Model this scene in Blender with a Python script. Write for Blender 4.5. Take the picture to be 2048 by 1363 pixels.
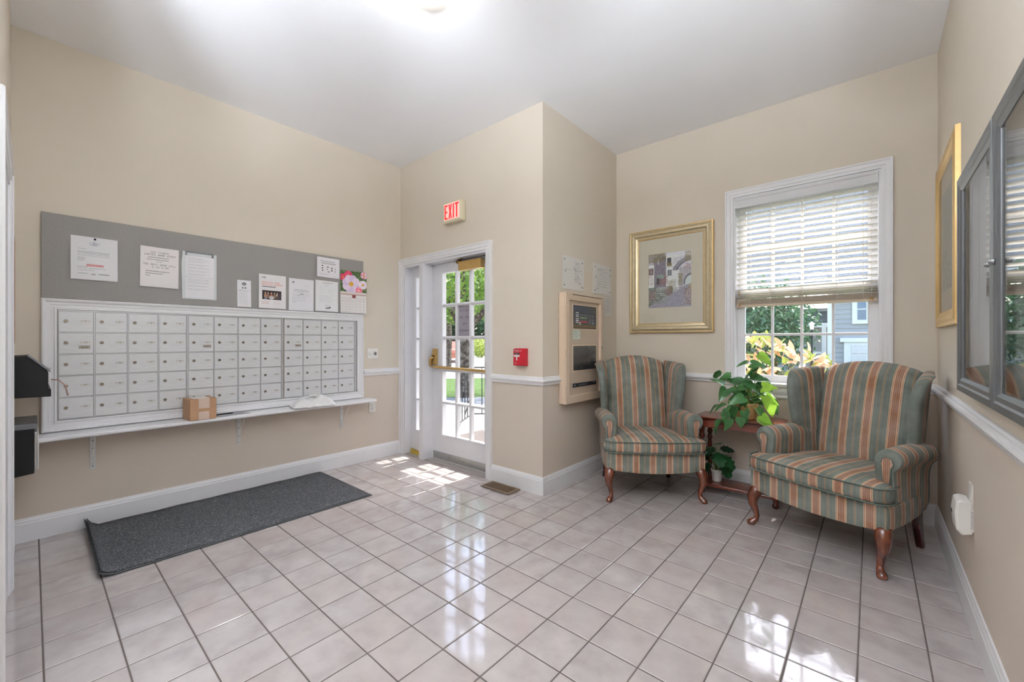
import bpy, math, random
import numpy as np
from mathutils import Vector, Matrix

# ------------------------------------------------------------------ scene, camera, light
for o in list(bpy.data.objects):
    bpy.data.objects.remove(o, do_unlink=True)
scene = bpy.context.scene
COL = scene.collection
PI = math.pi

cam_d = bpy.data.cameras.new('camera')
cam_d.sensor_fit = 'HORIZONTAL'
cam_d.sensor_width = 36.0
cam_d.lens = 831.58 / 2048 * 36.0
cam_d.clip_start = 0.02
cam_d.clip_end = 500
cam = bpy.data.objects.new('camera', cam_d)
COL.objects.link(cam)
cam.location = (0, 0, 1.195)
cam.rotation_euler = (PI / 2, 0, 0.71284)
scene.camera = cam

vs = scene.view_settings
vs.view_transform = 'Standard'
vs.look = 'None'
vs.gamma = 1.0
vs.use_curve_mapping = False
vs.exposure = 0.54
scene.cycles.use_denoising = True
scene.cycles.max_bounces = 10
scene.cycles.diffuse_bounces = 6
scene.cycles.glossy_bounces = 4
scene.cycles.transmission_bounces = 6
scene.cycles.transparent_max_bounces = 16
scene.cycles.sample_clamp_indirect = 6.0
scene.cycles.caustics_reflective = False
scene.cycles.caustics_refractive = False

world = bpy.data.worlds.new('sky')
scene.world = world
world.use_nodes = True
wn = world.node_tree.nodes
wl = world.node_tree.links
wn.clear()
w_out = wn.new('ShaderNodeOutputWorld')
w_bg = wn.new('ShaderNodeBackground')
w_sky = wn.new('ShaderNodeTexSky')
w_sky.sky_type = 'NISHITA'
w_sky.sun_disc = False
w_sky.sun_elevation = math.radians(60)
w_sky.sun_rotation = math.radians(0)
w_sky.air_density = 1.0
w_sky.dust_density = 3.0
w_sky.ozone_density = 0.6
w_bg.inputs['Strength'].default_value = 0.7
wl.new(w_sky.outputs[0], w_bg.inputs[0])
wl.new(w_bg.outputs[0], w_out.inputs[0])

sun_d = bpy.data.lights.new('sun', 'SUN')
sun_d.energy = 6.5
sun_d.angle = math.radians(0.6)
sun_d.color = (1.0, 0.965, 0.9)
sun = bpy.data.objects.new('sun', sun_d)
COL.objects.link(sun)
sun.rotation_euler = Vector((-0.05, -0.5, -0.866)).to_track_quat('-Z', 'Y').to_euler()
sun.location = (0, 10, 15)
LAMP = 11.0           # emission of the ceiling lamp glass
FILL_GLOBE = 10.5         # and of the unseen globes added as fill
FILL_UPLIGHT = 760.0      # and of the bulbs in the added fill uplighters

# ------------------------------------------------------------------ room numbers (metres)
XL, YD, XS, YW, XR, YB, H = -3.82, 2.59, -1.925, 3.82, 0.3235, -0.077, 3.05
XH, YH = -1.9, -3.0          # the room goes on behind the camera
TW = 0.16                    # wall thickness
T = 0.20342
OX, OY = -1.05585, 1.25052

# ------------------------------------------------------------------ materials
def lin(c):
    if isinstance(c, str):
        c = tuple(int(c[i:i + 2], 16) / 255 for i in (0, 2, 4))
    return tuple(x / 12.92 if x <= 0.04045 else ((x + 0.055) / 1.055) ** 2.4 for x in c[:3])

class NT:
    def __init__(s, name):
        s.m = bpy.data.materials.new(name)
        s.m.use_nodes = True
        s.n = s.m.node_tree.nodes
        s.l = s.m.node_tree.links
        s.b = s.n['Principled BSDF']
    def add(s, t, **kw):
        nd = s.n.new(t)
        for k, v in kw.items():
            setattr(nd, k, v)
        return nd
    def link(s, a, b):
        s.l.new(a, b)
    def coord(s, kind='Object', scale=(1, 1, 1)):
        tc = s.add('ShaderNodeTexCoord')
        mp = s.add('ShaderNodeMapping')
        mp.inputs['Scale'].default_value = scale
        s.link(tc.outputs[kind], mp.inputs[0])
        return mp.outputs[0]
    def noise(s, vec, scale, detail=3, rough=0.55):
        n = s.add('ShaderNodeTexNoise')
        n.inputs['Scale'].default_value = scale
        n.inputs['Detail'].default_value = detail
        n.inputs['Roughness'].default_value = rough
        if vec is not None:
            s.link(vec, n.inputs['Vector'])
        return n.outputs['Fac']
    def ramp(s, fac, stops, interp='LINEAR'):
        r = s.add('ShaderNodeValToRGB')
        r.color_ramp.interpolation = interp
        e = r.color_ramp.elements
        while len(e) > 1:
            e.remove(e[-1])
        e[0].position = stops[0][0]
        e[0].color = (*stops[0][1], 1)
        for p, c in stops[1:]:
            x = e.new(p)
            x.color = (*c, 1)
        s.link(fac, r.inputs[0])
        return r.outputs[0]
    def mix(s, fac, a, b, blend='MIX'):
        m = s.add('ShaderNodeMix', data_type='RGBA', blend_type=blend)
        for sock, v in ((m.inputs[0], fac), (m.inputs[6], a), (m.inputs[7], b)):
            if isinstance(v, (int, float)):
                sock.default_value = v
            elif isinstance(v, tuple):
                sock.default_value = (*v, 1)
            else:
                s.link(v, sock)
        return m.outputs[2]
    def math(s, op, a, b=None):
        m = s.add('ShaderNodeMath', operation=op)
        for sock, v in ((m.inputs[0], a), (m.inputs[1], b)):
            if v is None:
                continue
            if isinstance(v, (int, float)):
                sock.default_value = v
            else:
                s.link(v, sock)
        return m.outputs[0]
    def bump(s, h, strength=0.2, dist=0.01):
        b = s.add('ShaderNodeBump')
        b.inputs['Strength'].default_value = strength
        b.inputs['Distance'].default_value = dist
        s.link(h, b.inputs['Height'])
        s.link(b.outputs[0], s.b.inputs['Normal'])
    def col(s, v):
        if isinstance(v, tuple):
            s.b.inputs['Base Color'].default_value = (*v, 1)
        else:
            s.link(v, s.b.inputs['Base Color'])
    def set(s, rough=0.5, metal=0.0, spec=0.5, coat=0.0):
        s.b.inputs['Roughness'].default_value = rough
        s.b.inputs['Metallic'].default_value = metal
        s.b.inputs['Specular IOR Level'].default_value = spec
        s.b.inputs['Coat Weight'].default_value = coat
        return s

def plain(name, c, rough=0.5, metal=0.0, var=0.06, scale=12, spec=0.5, bump=0.0, coat=0.0):
    t = NT(name).set(rough, metal, spec, coat)
    c = lin(c)
    v = t.coord()
    f = t.noise(v, scale)
    t.col(t.ramp(f, [(0.3, tuple(x * (1 - var) for x in c)), (0.7, tuple(min(1, x * (1 + var)) for x in c))]))
    if bump:
        t.bump(t.noise(v, scale * 8, 2), bump, 0.004)
    return t.m

def wood(name, c1, c2, axis=0, rough=0.25, coat=0.4):
    t = NT(name).set(rough, 0, 0.5, coat)
    sc = [14, 14, 14]
    sc[axis] = 1.6
    v = t.coord('Object', tuple(sc))
    f = t.noise(v, 4.0, 5, 0.6)
    t.col(t.ramp(f, [(0.3, lin(c1)), (0.72, lin(c2))]))
    t.b.inputs['Coat Roughness'].default_value = 0.15
    return t.m

def leafmat(name, c1, c2, trans=0.45, rough=0.4, spec=0.5, scale=25):
    t = NT(name)
    oi = t.add('ShaderNodeObjectInfo')
    v = t.coord('Object')
    f = t.noise(v, scale, 2)
    geo = t.add('ShaderNodeNewGeometry')
    f2 = t.math('ADD', t.math('MULTIPLY', f, 0.5), t.math('MULTIPLY', t.math('ADD', oi.outputs['Random'], geo.outputs['Random Per Island']), 0.35))
    c = t.ramp(f2, [(0.25, lin(c1)), (0.8, lin(c2))])
    t.col(c)
    t.set(rough, 0, spec)
    tr = t.add('ShaderNodeBsdfTranslucent')
    t.link(t.mix(0.5, c, lin(c2)), tr.inputs[0])
    mx = t.add('ShaderNodeMixShader')
    mx.inputs[0].default_value = trans
    t.link(t.b.outputs[0], mx.inputs[1])
    t.link(tr.outputs[0], mx.inputs[2])
    t.link(mx.outputs[0], t.n['Material Output'].inputs[0])
    return t.m

def glassmat(name, tint=(1, 1, 1), refl=0.06, rough=0.0):
    t = NT(name)
    tr = t.add('ShaderNodeBsdfTransparent')
    tr.inputs[0].default_value = (*tint, 1)
    gl = t.add('ShaderNodeBsdfGlossy')
    gl.inputs['Roughness'].default_value = rough
    lw = t.add('ShaderNodeLayerWeight')
    mx = t.add('ShaderNodeMixShader')
    t.link(t.math('ADD', t.math('MULTIPLY', t.math('POWER', lw.outputs['Facing'], 4.0), 0.6), refl * 0.6), mx.inputs[0])
    t.link(tr.outputs[0], mx.inputs[1])
    t.link(gl.outputs[0], mx.inputs[2])
    t.link(mx.outputs[0], t.n['Material Output'].inputs[0])
    return t.m

def emit(name, c, strength, base=None):
    t = NT(name)
    t.col(lin(base or c))
    t.b.inputs['Emission Color'].default_value = (*lin(c), 1)
    t.b.inputs['Emission Strength'].default_value = strength
    return t.m

def printmat(name, rough=0.6, spec=0.3):
    t = NT(name).set(rough, 0, spec)
    a = t.add('ShaderNodeAttribute', attribute_name='print')
    t.col(a.outputs['Color'])
    return t.m

def wall_paint():
    t = NT('wall_paint').set(0.75, 0, 0.25)
    g = t.add('ShaderNodeNewGeometry')
    sx = t.add('ShaderNodeSeparateXYZ')
    t.link(g.outputs['Position'], sx.inputs[0])
    up = t.math('GREATER_THAN', sx.outputs[2], 0.88)
    n = t.noise(g.outputs['Position'], 2.5, 3)
    a = t.mix(n, lin('d3c9ba'), lin('d9d0c1'))
    b = t.mix(n, lin('cabeb1'), lin('d0c5b8'))
    t.col(t.mix(up, b, a))
    t.bump(t.noise(g.outputs['Position'], 160, 3), 0.08, 0.003)
    return t.m

def ceil_paint():
    t = NT('ceiling_paint').set(0.85, 0, 0.2)
    g = t.add('ShaderNodeNewGeometry')
    n = t.noise(g.outputs['Position'], 3.0, 3)
    t.col(t.mix(n, lin('f2f2f3'), lin('f6f6f7')))
    t.bump(t.noise(g.outputs['Position'], 60, 4), 0.1, 0.004)
    return t.m

def tile_mat():
    t = NT('glazed_tile').set(0.08, 0, 0.7, 0.35)
    t.b.inputs['Coat Roughness'].default_value = 0.045
    g = t.add('ShaderNodeNewGeometry')
    oi = t.add('ShaderNodeObjectInfo')
    off = t.add('ShaderNodeVectorMath', operation='MULTIPLY_ADD')
    t.link(g.outputs['Position'], off.inputs[0])
    off.inputs[1].default_value = (1, 1, 1)
    cb = t.add('ShaderNodeCombineXYZ')
    t.link(t.math('MULTIPLY', oi.outputs['Random'], 37.0), cb.inputs[2])
    t.link(cb.outputs[0], off.inputs[2])
    n1 = t.noise(off.outputs[0], 7.0, 4, 0.55)
    c = t.ramp(n1, [(0.28, lin('a8a09f')), (0.5, lin('bab3b2')), (0.72, lin('c6c1c0'))])
    w = t.mix(t.math('MULTIPLY', oi.outputs['Random'], 0.5), c, lin('bbb0ac'))
    t.col(w)
    r = t.ramp(t.noise(g.outputs['Position'], 14, 3), [(0.3, (0.055,) * 3), (0.7, (0.11,) * 3)])
    t.link(r, t.b.inputs['Roughness'])
    t.bump(t.noise(g.outputs['Position'], 22, 2), 0.035, 0.01)
    return t.m

def stripe_fabric():
    t = NT('striped_upholstery').set(0.85, 0, 0.2)
    uv = t.add('ShaderNodeUVMap')
    sx = t.add('ShaderNodeSeparateXYZ')
    t.link(uv.outputs[0], sx.inputs[0])
    f = t.math('FRACT', t.math('DIVIDE', sx.outputs[0], 0.122))
    S = lin('5f665b'); S2 = lin('565d53'); CR = lin('d6bc92'); B = lin('8a5d42'); BD = lin('714833'); BL = lin('a77a54'); O = lin('96724e')
    CP = lin('dcb08a')
    half = [(0.0, O), (0.020, S), (0.10, S2), (0.16, S), (0.275, S2), (0.296, CR), (0.318, BD), (0.343, CP), (0.378, BD),
            (0.40, B), (0.42, BL), (0.435, B), (0.465, BD), (0.487, BL)]
    right = [(0.51, BD), (0.53, B), (0.56, BL), (0.575, B), (0.60, BD), (0.622, CP), (0.657, BD), (0.682, CR), (0.704, S2), (0.76, S), (0.84, S2), (0.90, S), (0.980, O)]
    c = t.ramp(f, half + right, 'CONSTANT')
    v = t.coord('Object')
    n = t.noise(v, 9, 3)
    c = t.mix(0.14, c, t.ramp(n, [(0.3, (0.02,) * 3), (0.7, (0.75,) * 3)]))
    t.col(c)
    t.bump(t.noise(v, 420, 2), 0.25, 0.002)
    t.b.inputs['Sheen Weight'].default_value = 0.08
    return t.m

M = {}
M['wall'] = wall_paint()
M['ceil'] = ceil_paint()
M['tile'] = tile_mat()
M['fabric'] = stripe_fabric()
M['grout'] = plain('grout', '544c47', 0.9, var=0.1, scale=40)
M['trim'] = plain('white_trim_paint', 'e8e8ea', 0.35, var=0.02, scale=5)
M['door'] = plain('white_door_paint', 'e2e2e6', 0.4, var=0.03, scale=4)
M['alu'] = NT('brushed_aluminium').set(0.38, 0.2, 0.5)
_v = M['alu'].coord('Object', (3, 3, 90))
M['alu'].col(M['alu'].ramp(M['alu'].noise(_v, 6, 4), [(0.3, lin('d0d1d3')), (0.7, lin('e4e5e6'))]))
M['alu'] = M['alu'].m
M['alu_frame'] = plain('aluminium_frame', 'c4c5c8', 0.35, 0.5, 0.04)
M['lock'] = plain('lock_metal', '8d8478', 0.3, 0.9, 0.1, 60)
M['dark'] = plain('keyhole_dark', '2a2826', 0.5)
M['paper'] = printmat('printed_paper')
M['gloss_print'] = printmat('glossy_print', 0.35, 0.5)
M['brass'] = plain('satin_brass', 'c4a468', 0.34, 0.75, 0.05, 30)
M['brass_old'] = plain('aged_brass', '8a6a34', 0.4, 0.85, 0.15, 40)
M['gold'] = plain('gold_leaf', 'cfae74', 0.38, 0.6, 0.06, 25)
M['gold_pale'] = plain('pale_gold', 'cdbf9f', 0.28, 0.55, 0.08, 25)
M['matboard'] = plain('mat_board', 'e0d6c4', 0.8, var=0.02)
M['glass'] = glassmat('window_glass')
M['glass_frame'] = glassmat('picture_glass', (0.97, 0.98, 0.98), 0.05)
M['glass_cab'] = glassmat('cabinet_glass', (0.95, 0.96, 0.96), 0.16)
M['felt'] = None
M['black'] = plain('black_enamel', '0c0c0d', 0.5, var=0.15, spec=.3)
M['grey_metal'] = plain('grey_anodised', '6b6d70', 0.4, 0.5, 0.05)
M['steel'] = plain('steel', 'b5b5b3', 0.35, 0.8, 0.06)
M['white_plastic'] = plain('white_plastic', 'e9e7e2', 0.35, var=0.01)
M['ivory'] = plain('ivory_plastic', 'd9d0b4', 0.45, var=0.03)
M['red'] = plain('red_enamel', 'a81626', 0.3, var=0.05)
M['panel'] = plain('beige_enamel', 'd2bda6', 0.45, var=0.03, scale=8)
M['panel_in'] = plain('taupe_panel', 'bfae9b', 0.45, var=0.03, scale=8)
M['cardboard'] = plain('cardboard', 'ab8666', 0.85, var=0.08, scale=18)
M['tape'] = plain('paper_tape', 'c9b3a4', 0.5, var=0.04)
M['polybag'] = plain('white_poly', 'e6e6e6', 0.3, var=0.05, scale=30)
M['mahogany'] = wood('mahogany', '4a1d14', '7c3a26', 0)
M['mahogany_v'] = wood('mahogany_turned', '43180f', '713020', 2)
M['leg'] = wood('cherry_leg', '401a0d', '6a321a', 2, 0.22, 0.6)
M['dark_leg'] = wood('dark_leg', '2c0f0b', '4a1a12', 2, 0.25, 0.5)
M['terracotta'] = plain('white_pot', 'e4e4e2', 0.4, var=0.02)
M['soil'] = plain('soil', '6a4a30', 0.95, var=0.3, scale=60)
M['wicker'] = plain('wicker', 'b08a58', 0.7, var=0.25, scale=60)
M['stem'] = plain('stem', '7d8a45', 0.5, var=0.15)
M['pothos'] = leafmat('pothos_leaf', '173a20', '4c7f48', 0.3, 0.24, 0.6)
M['monstera'] = leafmat('monstera_leaf', '0e2a17', '1d4a26', 0.15, 0.35)
M['piping'] = plain('sage_piping', '5a665e', 0.8, var=0.05)
M['mesh_dark'] = plain('dust_cloth', '2a2826', 0.9)
M['blind'] = None

def mat_carpet():
    t = NT('mat_carpet').set(0.95, 0, 0.1)
    v = t.coord('Object')
    f = t.noise(v, 130, 4, 0.7)
    g = t.noise(v, 6, 3)
    c = t.ramp(f, [(0.3, lin('333436')), (0.52, lin('56575a')), (0.72, lin('98999c'))])
    t.col(t.mix(t.math('MULTIPLY', g, 0.35), c, lin('313234')))
    t.bump(f, 0.7, 0.006)
    return t.m
M['carpet'] = mat_carpet()
M['mat_edge'] = plain('rubber_edge', '3a3b3d', 0.7)

def felt():
    t = NT('grey_board_fabric').set(0.95, 0, 0.1)
    v = t.coord('Object', (1, 1, 2.2))
    f = t.noise(v, 150, 3, 0.6)
    t.col(t.ramp(f, [(0.3, lin('85827f')), (0.7, lin('a09d9a'))]))
    t.bump(f, 0.4, 0.003)
    return t.m
M['felt'] = felt()

def blind():
    t = NT('white_slat').set(0.5, 0, 0.4)
    t.col(lin('f2f1ee'))
    tr = t.add('ShaderNodeBsdfTranslucent')
    tr.inputs[0].default_value = (*lin('f6f3ec'), 1)
    mx = t.add('ShaderNodeMixShader')
    mx.inputs[0].default_value = 0.4
    t.link(t.b.outputs[0], mx.inputs[1])
    t.link(tr.outputs[0], mx.inputs[2])
    t.link(mx.outputs[0], t.n['Material Output'].inputs[0])
    return t.m
M['blind'] = blind()
M['rail_shade_tan'] = plain('tan_rail_shaded_slats', 'c9b9a2', 0.5, var=0.04)
M['valance'] = plain('valance_white', 'd9d9db', 0.5, var=0.01)

# ------------------------------------------------------------------ mesh helpers
class MB:
    """collects shapes for ONE mesh"""
    def __init__(s):
        s.v = []; s.f = []; s.mi = []; s.uv = {}
        s.m = 0
    def q(s, pts, faces, uvs=None):
        b = len(s.v)
        s.v += [tuple(p) for p in pts]
        for f in faces:
            s.f.append(tuple(i + b for i in f))
            s.mi.append(s.m)
        if uvs is not None:
            for i, u in enumerate(uvs):
                s.uv[b + i] = u
        return s
    def box(s, x0, x1, y0, y1, z0, z1, M4=None):
        p = [(x0, y0, z0), (x1, y0, z0), (x1, y1, z0), (x0, y1, z0), (x0, y0, z1), (x1, y0, z1), (x1, y1, z1), (x0, y1, z1)]
        if M4 is not None:
            p = [M4 @ Vector(a) for a in p]
        return s.q(p, [(0, 3, 2, 1), (4, 5, 6, 7), (0, 1, 5, 4), (1, 2, 6, 5), (2, 3, 7, 6), (3, 0, 4, 7)])
    def tube(s, pts, r, n=8, cap=True):
        pts = [Vector(p) for p in pts]
        rs = r if isinstance(r, (list, tuple)) else [r] * len(pts)
        rings = []
        up = None
        for i, p in enumerate(pts):
            t = (pts[min(i + 1, len(pts) - 1)] - pts[max(i - 1, 0)]).normalized()
            if up is None:
                up = Vector((0, 0, 1)) if abs(t.z) < 0.9 else Vector((0, 1, 0))
            a = t.cross(up).normalized()
            b = t.cross(a).normalized()
            up = a.cross(t)
            rings.append([p + (a * math.cos(k * 2 * PI / n) + b * math.sin(k * 2 * PI / n)) * rs[i] for k in range(n)])
        return s.loft(rings, cap)
    def loft(s, rings, cap=True, closed=True, uvs=None):
        n = len(rings[0])
        P = [p for r in rings for p in r]
        F = []
        for i in range(len(rings) - 1):
            for k in range(n if closed else n - 1):
                k2 = (k + 1) % n
                F.append((i * n + k, i * n + k2, (i + 1) * n + k2, (i + 1) * n + k))
        if cap:
            F.append(tuple(range(n - 1, -1, -1)))
            F.append(tuple((len(rings) - 1) * n + k for k in range(n)))
        return s.q(P, F, uvs)
    def lathe(s, prof, c=(0, 0, 0), n=20, cap=True):
        rings = [[(c[0] + r * math.cos(k * 2 * PI / n), c[1] + r * math.sin(k * 2 * PI / n), c[2] + z) for k in range(n)] for r, z in prof]
        return s.loft(rings, cap)
    def prism(s, poly, z0, z1, axis='z'):
        n = len(poly)
        def P(a, b, c):
            return (a, b, c) if axis == 'z' else ((a, c, b) if axis == 'y' else (c, a, b))
        pts = [P(a, b, z0) for a, b in poly] + [P(a, b, z1) for a, b in poly]
        return s.q(pts, [tuple(range(n - 1, -1, -1)), tuple(range(n, 2 * n))] + [(k, (k + 1) % n, n + (k + 1) % n, n + k) for k in range(n)])
    def build(s, name, mats, parent=None, smooth=False, bev=0.0, sub=0, solid=0.0, loc=None, seg=2, angle=35):
        me = bpy.data.meshes.new(name)
        me.from_pydata(s.v, [], s.f)
        mats = mats if isinstance(mats, (list, tuple)) else [mats]
        for m in mats:
            me.materials.append(m)
        if len(mats) > 1:
            me.polygons.foreach_set('material_index', s.mi)
        if s.uv:
            ul = me.uv_layers.new(name='UVMap')
            li = np.zeros(len(me.loops), dtype=np.int32)
            me.loops.foreach_get('vertex_index', li)
            arr = np.zeros((len(li), 2))
            for j, i in enumerate(li):
                arr[j] = s.uv.get(int(i), (0, 0))
            ul.data.foreach_set('uv', arr.ravel())
        me.update()
        fix_normals(me)
        return link(name, me, parent, smooth, bev, sub, solid, loc, seg, angle)

import bmesh
def fix_normals(me):
    bm = bmesh.new()
    bm.from_mesh(me)
    bmesh.ops.recalc_face_normals(bm, faces=bm.faces)
    bm.to_mesh(me)
    bm.free()

def link(name, me, parent=None, smooth=False, bev=0, sub=0, solid=0, loc=None, seg=2, angle=35):
    o = bpy.data.objects.new(name, me)
    COL.objects.link(o)
    if parent:
        o.parent = parent
    if loc is not None:
        o.location = loc
    if smooth or sub:
        me.polygons.foreach_set('use_smooth', [True] * len(me.polygons))
    if solid:
        md = o.modifiers.new('solid', 'SOLIDIFY'); md.thickness = solid; md.offset = 0
    if bev:
        md = o.modifiers.new('bevel', 'BEVEL'); md.width = bev; md.segments = seg
        md.limit_method = 'ANGLE'; md.angle_limit = math.radians(angle)
    if sub:
        md = o.modifiers.new('sub', 'SUBSURF'); md.levels = sub; md.render_levels = sub
    return o

def thing(name, label, cat, loc=(0, 0, 0), rz=0.0, group=None, kind=None):
    o = bpy.data.objects.new(name, None)
    o.empty_display_size = 0.05
    COL.objects.link(o)
    o.location = loc
    o.rotation_euler = (0, 0, rz)
    return tag(o, label, cat, group, kind)

def tag(o, label=None, cat=None, group=None, kind=None):
    if label: o['label'] = label
    if cat: o['category'] = cat
    if group: o['group'] = group
    if kind: o['kind'] = kind
    return o

def struct(o):
    o['kind'] = 'structure'
    return o

def boxo(name, m, parent, x0, x1, y0, y1, z0, z1, bev=0.0, **k):
    return MB().box(x0, x1, y0, y1, z0, z1).build(name, m, parent, bev=bev, **k)

def copyp(o, parent, loc=None, rot=None):
    c = o.copy()
    COL.objects.link(c)
    c.parent = parent
    if loc is not None: c.location = loc
    if rot is not None: c.rotation_euler = rot
    return c

def dup(root):
    r = root.copy(); COL.objects.link(r)
    for ch in list(root.children):
        c = ch.copy(); COL.objects.link(c); c.parent = r
        for g in list(ch.children):
            d = g.copy(); COL.objects.link(d); d.parent = c
    return r

# ------------------------------------------------------------------ printed sheets (colour per cell on a real sheet)
FONT = {'A': '7E1111117E', 'B': '7F49494936', 'C': '3E41414122', 'D': '7F4141221C', 'E': '7F49494941', 'F': '7F09090901', 'G': '3E4149497A',
        'H': '7F0808087F', 'I': '00417F4100', 'J': '2040413F01', 'K': '7F08142241', 'L': '7F40404040', 'M': '7F020C027F', 'N': '7F0408107F',
        'O': '3E4141413E', 'P': '7F09090906', 'Q': '3E4151215E', 'R': '7F09192946', 'S': '4649494931', 'T': '01017F0101', 'U': '3F4040403F',
        'V': '1F2040201F', 'W': '3F4038403F', 'X': '6314081463', 'Y': '0708700807', 'Z': '6151494543', '0': '3E5149453E', '1': '00427F4000',
        '2': '4261514946', '3': '2141454B31', '4': '1814127F10', '5': '2745454539', '6': '3C4A494930', '7': '0171090503', '8': '3649494936',
        '9': '064949291E', '.': '0060600000', '-': '0808080808', '&': '3649552250', "'": '0005030000', ':': '0036360000'}

class Canvas:
    def __init__(s, nx, ny, c='f0f0f0', seed=0):
        s.nx, s.ny = nx, ny
        s.a = np.ones((ny, nx, 3)) * np.array(lin(c))
        s.r = np.random.RandomState(seed)
        s.X, s.Y = np.meshgrid((np.arange(nx) + .5) / nx, (np.arange(ny) + .5) / ny)
    def put(s, mask, c, k=1.0):
        c = np.array(lin(c))
        s.a[mask] = s.a[mask] * (1 - k) + c * k
    def rect(s, x0, y0, x1, y1, c, k=1.0):
        s.put((s.X >= x0) & (s.X < x1) & (s.Y >= y0) & (s.Y < y1), c, k)
    def disc(s, x, y, rx, ry, c, k=1.0):
        s.put(((s.X - x) / rx) ** 2 + ((s.Y - y) / ry) ** 2 < 1, c, k)
    def speck(s, x0, y0, x1, y1, cols, n, size=1):
        for _ in range(n):
            i = int((x0 + s.r.rand() * (x1 - x0)) * s.nx); j = int((y0 + s.r.rand() * (y1 - y0)) * s.ny)
            s.a[max(0, j):j + size, max(0, i):i + size] = lin(cols[s.r.randint(len(cols))])
    def text(s, t, x, y, c='333333', sc=1, align='c', mirror=False, k=1.0):
        w = len(t) * 6 * sc
        i0 = int(x * s.nx - (w / 2 if align == 'c' else 0)); j0 = int(y * s.ny)
        c = np.array(lin(c))
        for n, ch in enumerate(t):
            g = FONT.get(ch)
            if not g: continue
            for a in range(5):
                b = int(g[2 * a:2 * a + 2], 16)
                for r in range(7):
                    if b >> r & 1:
                        col = n * 6 + a
                        if mirror: col = len(t) * 6 - 2 - col
                        i, j = i0 + col * sc, j0 + r * sc
                        if 0 <= i < s.nx and 0 <= j < s.ny:
                            s.a[j:j + sc, i:i + sc] = s.a[j:j + sc, i:i + sc] * (1 - k) + c * k
    def para(s, x0, x1, y, n, dy, c='909095', h=1, ragged=0.3):
        """lines of small print: too small to read in the photograph"""
        for k in range(n):
            j = int((y + k * dy) * s.ny); i = int(x0 * s.nx)
            end = int((x1 - (s.r.rand() * ragged * (x1 - x0) if k == n - 1 or s.r.rand() < .3 else 0)) * s.nx)
            while i < end:
                w = s.r.randint(2, 7)
                s.a[j:j + h, i:min(end, i + w)] = np.array(lin(c)) * (0.8 + 0.4 * s.r.rand())
                i += w + 1
    def mesh(s, name, w, h, curl=None):
        """sheet in local XZ, x 0..w, z 0..h, facing -y"""
        nx, ny = s.nx, s.ny
        xs = np.linspace(0, w, nx + 1); zs = np.linspace(h, 0, ny + 1)
        Xg, Zg = np.meshgrid(xs, zs)
        Yg = np.zeros_like(Xg) if curl is None else curl(Xg / w, Zg / h)
        V = np.stack([Xg, Yg, Zg], 2).reshape(-1, 3)
        i = np.arange(ny)[:, None] * (nx + 1) + np.arange(nx)[None, :]
        F = np.stack([i, i + nx + 1, i + nx + 2, i + 1], 2).reshape(-1, 4)
        me = bpy.data.meshes.new(name)
        me.vertices.add(len(V)); me.vertices.foreach_set('co', V.ravel())
        me.loops.add(F.size); me.loops.foreach_set('vertex_index', F.ravel().astype(np.int32))
        me.polygons.add(len(F)); me.polygons.foreach_set('loop_start', np.arange(0, F.size, 4, dtype=np.int32))
        me.polygons.foreach_set('loop_total', np.full(len(F), 4, dtype=np.int32))
        me.update(calc_edges=True)
        at = me.color_attributes.new('print', 'FLOAT_COLOR', 'CORNER')
        c = np.concatenate([s.a.reshape(-1, 3), np.ones((nx * ny, 1))], 1)
        at.data.foreach_set('color', np.repeat(c, 4, 0).ravel().astype(np.float32))
        return me
    def sheet(s, name, w, h, parent=None, m=None, curl=None, loc=(0, 0, 0)):
        me = s.mesh(name, w, h, curl)
        me.materials.append(m or M['paper'])
        return link(name, me, parent, loc=loc)

# ------------------------------------------------------------------ leaf clouds (foliage nobody could count)
def leaf_cloud(name, blobs, n, size, m, parent=None, seed=1, droop=0.2, fold=True):
    r = np.random.RandomState(seed)
    V = []
    tot = sum(b[3] * b[4] * b[5] for b in blobs)
    for (x, y, z, rx, ry, rz) in blobs:
        k = max(10, int(n * rx * ry * rz / tot))
        d = r.normal(size=(k, 3)); d /= np.linalg.norm(d, axis=1)[:, None]
        rad = (0.45 + 0.55 * r.rand(k)) ** 0.7 * (0.85 + 0.3 * r.rand(k))
        c = np.array([x, y, z]) + d * rad[:, None] * np.array([rx, ry, rz])
        nrm = d + r.normal(size=(k, 3)) * 0.8 + np.array([0, 0, 0.5]); nrm /= np.linalg.norm(nrm, axis=1)[:, None]
        a = np.cross(nrm, r.normal(size=(k, 3))); a /= np.linalg.norm(a, axis=1)[:, None]
        b = np.cross(nrm, a)
        L = (size * (0.6 + 0.8 * r.rand(k)))[:, None]
        V.append(np.stack([c - a * L, c - b * L * 0.45, c + a * L, c + b * L * 0.45], 1))
    V = np.concatenate(V).reshape(-1, 3)
    nf = len(V) // 4
    me = bpy.data.meshes.new(name)
    me.vertices.add(len(V)); me.vertices.foreach_set('co', V.ravel().astype(np.float32))
    me.loops.add(nf * 4); me.loops.foreach_set('vertex_index', np.arange(nf * 4, dtype=np.int32))
    me.polygons.add(nf); me.polygons.foreach_set('loop_start', np.arange(0, nf * 4, 4, dtype=np.int32))
    me.polygons.foreach_set('loop_total', np.full(nf, 4, dtype=np.int32))
    me.update(calc_edges=True)
    me.materials.append(m)
    o = link(name, me, parent)
    o['kind'] = 'stuff'
    return o

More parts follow.
